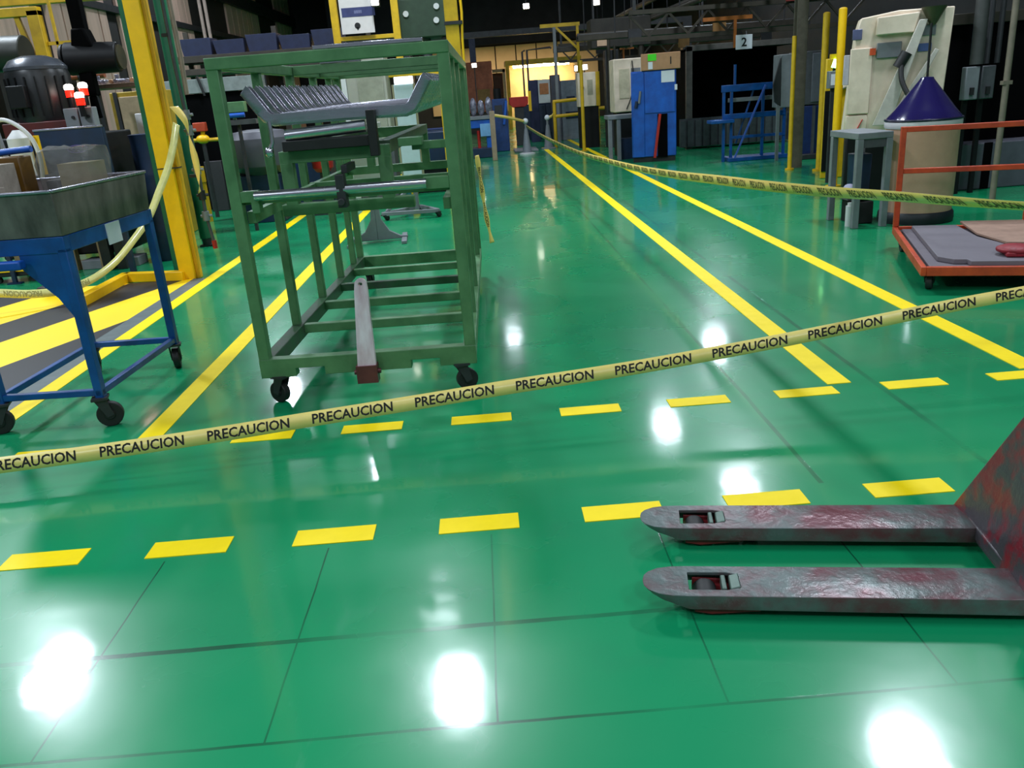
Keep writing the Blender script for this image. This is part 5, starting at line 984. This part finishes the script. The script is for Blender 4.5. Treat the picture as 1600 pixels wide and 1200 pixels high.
for i, (y, z0, x0, x1) in enumerate(((20.5, 2.5, 2.4, 7.5), (24.5, 2.45, 2.2, 8.0))):
    t_ = thing('cable_tray', ('nearer' if i == 0 else 'farther') + ' dark cable tray loaded with pipes crossing above the far cream machines', 'cable tray', (0, y, z0))
    part(t_, 'tray_floor', MB().box(x0, x1, -0.2, 0.2, 0, 0.03).box(x0, x1, -0.22, -0.19, 0, 0.12).box(x0, x1, 0.19, 0.22, 0, 0.12), BRN)
    for q_ in range(4): part(t_, 'pipe', MB().cyl((x0, -0.12 + q_ * 0.08, 0.10 + 0.03 * (q_ % 2)), (x1, -0.12 + q_ * 0.08, 0.10), 0.035, n=8), (GRM, BRN, GRD, COP)[q_])
    for q_ in range(3):
        xx = x0 + 0.85 + q_ * (x1 - x0 - 1) / 2.1; part(t_, 'hanger', MB().cyl((xx, -0.2, 0.1), (xx, -0.2, 7.8 - z0), 0.016, n=8), GRD); part(t_, 'junction_box', MB().box(xx + 0.3, xx + 0.6, -0.26, -0.2, -0.12, 0.16), GRD if q_ != 1 else mat('dull_orange', (150, 110, 60), 0.5))
sg = thing('number_sign', 'white number 2 sign hanging under the overhead truss', 'sign', (5.19, 16.88, 2.09))
part(sg, 'board', MB().box(-0.16, 0.16, -0.008, 0.008, -0.13, 0.13), SIGNW, 0.004); text_on_plane(sg, 'numeral', '2', 0.22, (0, -0.0095, 0), (1, 0, 0), (0, 0, 1), INK)
part(sg, 'hook', MB().cyl((-0.05, 0, 0.13), (-0.05, 0.04, 0.19), 0.01, n=8).cyl((0.05, 0, 0.13), (0.05, 0.04, 0.19), 0.01, n=8), GRD)
# long dark beam crossing the hall, and small lamps beneath the roof
single('crane_beam', 'long dark crane beam crossing the hall in the far distance', 'beam', MB().box(-7.5, 7.5, -0.2, 0.2, 3.34, 3.52).box(-7.5, -7.2, -0.2, 0.2, 0, 3.34).box(7.2, 7.5, -0.2, 0.2, 0, 3.34), GRD, (0, 30.5, 0))
single('mezzanine', 'dark mezzanine deck high across the far end of the hall', 'mezzanine', MB().box(-6.5, 7.5, 0, 4.2, 3.95, 6.6).box(-6.5, 7.5, -0.08, 0, 3.62, 6.6).box(-6.4, -6.2, 0.1, 0.3, 0, 3.95).box(7.2, 7.4, 0.1, 0.3, 0, 3.95), mat('mezzanine_dark', (34, 35, 42), 0.7, var=0.4, scale=1.5), (0, 40.6, 0))
lampbox((1.86, 30.2, 4.19), 'small bright lamp high in the dark far end, left of two', 0.10)
lampbox((4.22, 30.2, 4.16), 'small bright lamp high in the dark far end, right of two', 0.12)
lampbox((-0.05, 34.0, 2.58), 'small bright lamp by the copper coloured machine in the far middle', 0.09, -1)
lampbox((3.48, 30.0, 2.11), 'left of the paired bright lamps above the far yellow railing', 0.10, -1); lampbox((3.72, 30.0, 2.13), 'right of the paired bright lamps above the far yellow railing', 0.10, -1)
# warm lit bay at the far end
wy = thing('copper_machine', 'copper coloured machine block in the far end left of the beige panels', 'machine', (-0.1, 35.5, 0))
part(wy, 'body', MB().box(-0.45, 0.75, 0, 1.0, 0.8, 2.75), COP, 0.03); part(wy, 'stack', MB().box(-0.1, 0.15, 0.2, 0.6, 2.75, 3.8), mat('grey_blue_stack', (64, 68, 96), 0.6)); part(wy, 'base', MB().box(-0.4, 0.7, 0.05, 0.9, 0, 0.8), BRN); part(wy, 'yellow_box', MB().box(0.1, 0.6, -0.05, 0, 1.2, 1.7), mat('ochre', (140, 104, 50), 0.6))
bay = thing('warm_booth', 'warmly lit yellow booth glowing at the far end of the hall', 'booth', (2.6, 37.0, 0))
part(bay, 'back', MB().box(-1.25, 1.75, 1.6, 1.65, 0, 2.55), WARM); part(bay, 'roof', MB().box(-1.35, 1.85, -0.1, 1.7, 2.55, 2.75), YDK); part(bay, 'post', MB().box(-1.35, -1.2, -0.1, 0.05, 0, 2.55), YDK); part(bay, 'post', MB().box(1.7, 1.85, -0.1, 0.05, 0, 2.55), YDK)
part(bay, 'lamp_strip', MB().box(-1.0, 1.4, 0.5, 0.7, 2.46, 2.54), mat('warm_lamp', (255, 220, 150), 0.5, emit=(255, 224, 176), estr=48.0))
part(bay, 'pipe_frame', MB().tube([(-0.42, -0.2, 0.9), (-0.42, -0.2, 3.1), (0.55, -0.2, 3.15), (0.6, -0.2, 3.1)], 0.045, 8).tube([(-0.62, -0.2, 0.9), (-0.62, -0.2, 3.05), (-0.5, -0.2, 3.1)], 0.04, 8), mat('grey_violet_pipe', (92, 84, 100), 0.5))
hs = thing('wooden_frame', 'pale frame with a dark opening between the copper machine and the warm booth', 'frame', (0.80, 36.65, 0))
part(hs, 'post', MB().box(-0.55, -0.42, 0, 0.1, 0, 2.45), mat('pale_frame', (186, 160, 120), 0.6)); part(hs, 'post', MB().box(0.30, 0.42, 0, 0.1, 0, 2.45), mat('pale_frame')); part(hs, 'lintel', MB().box(-0.55, 0.42, 0, 0.1, 2.32, 2.45), mat('pale_frame')); part(hs, 'brace', MB().beam((-0.48, 0, 1.9), (-0.25, 0, 2.35), 0.08, 0.06), mat('pale_frame')); part(hs, 'curtain', MB().box(-0.42, 0.30, 0.2, 0.25, 0, 2.3), mat('brown_curtain', (86, 54, 38), 0.7))
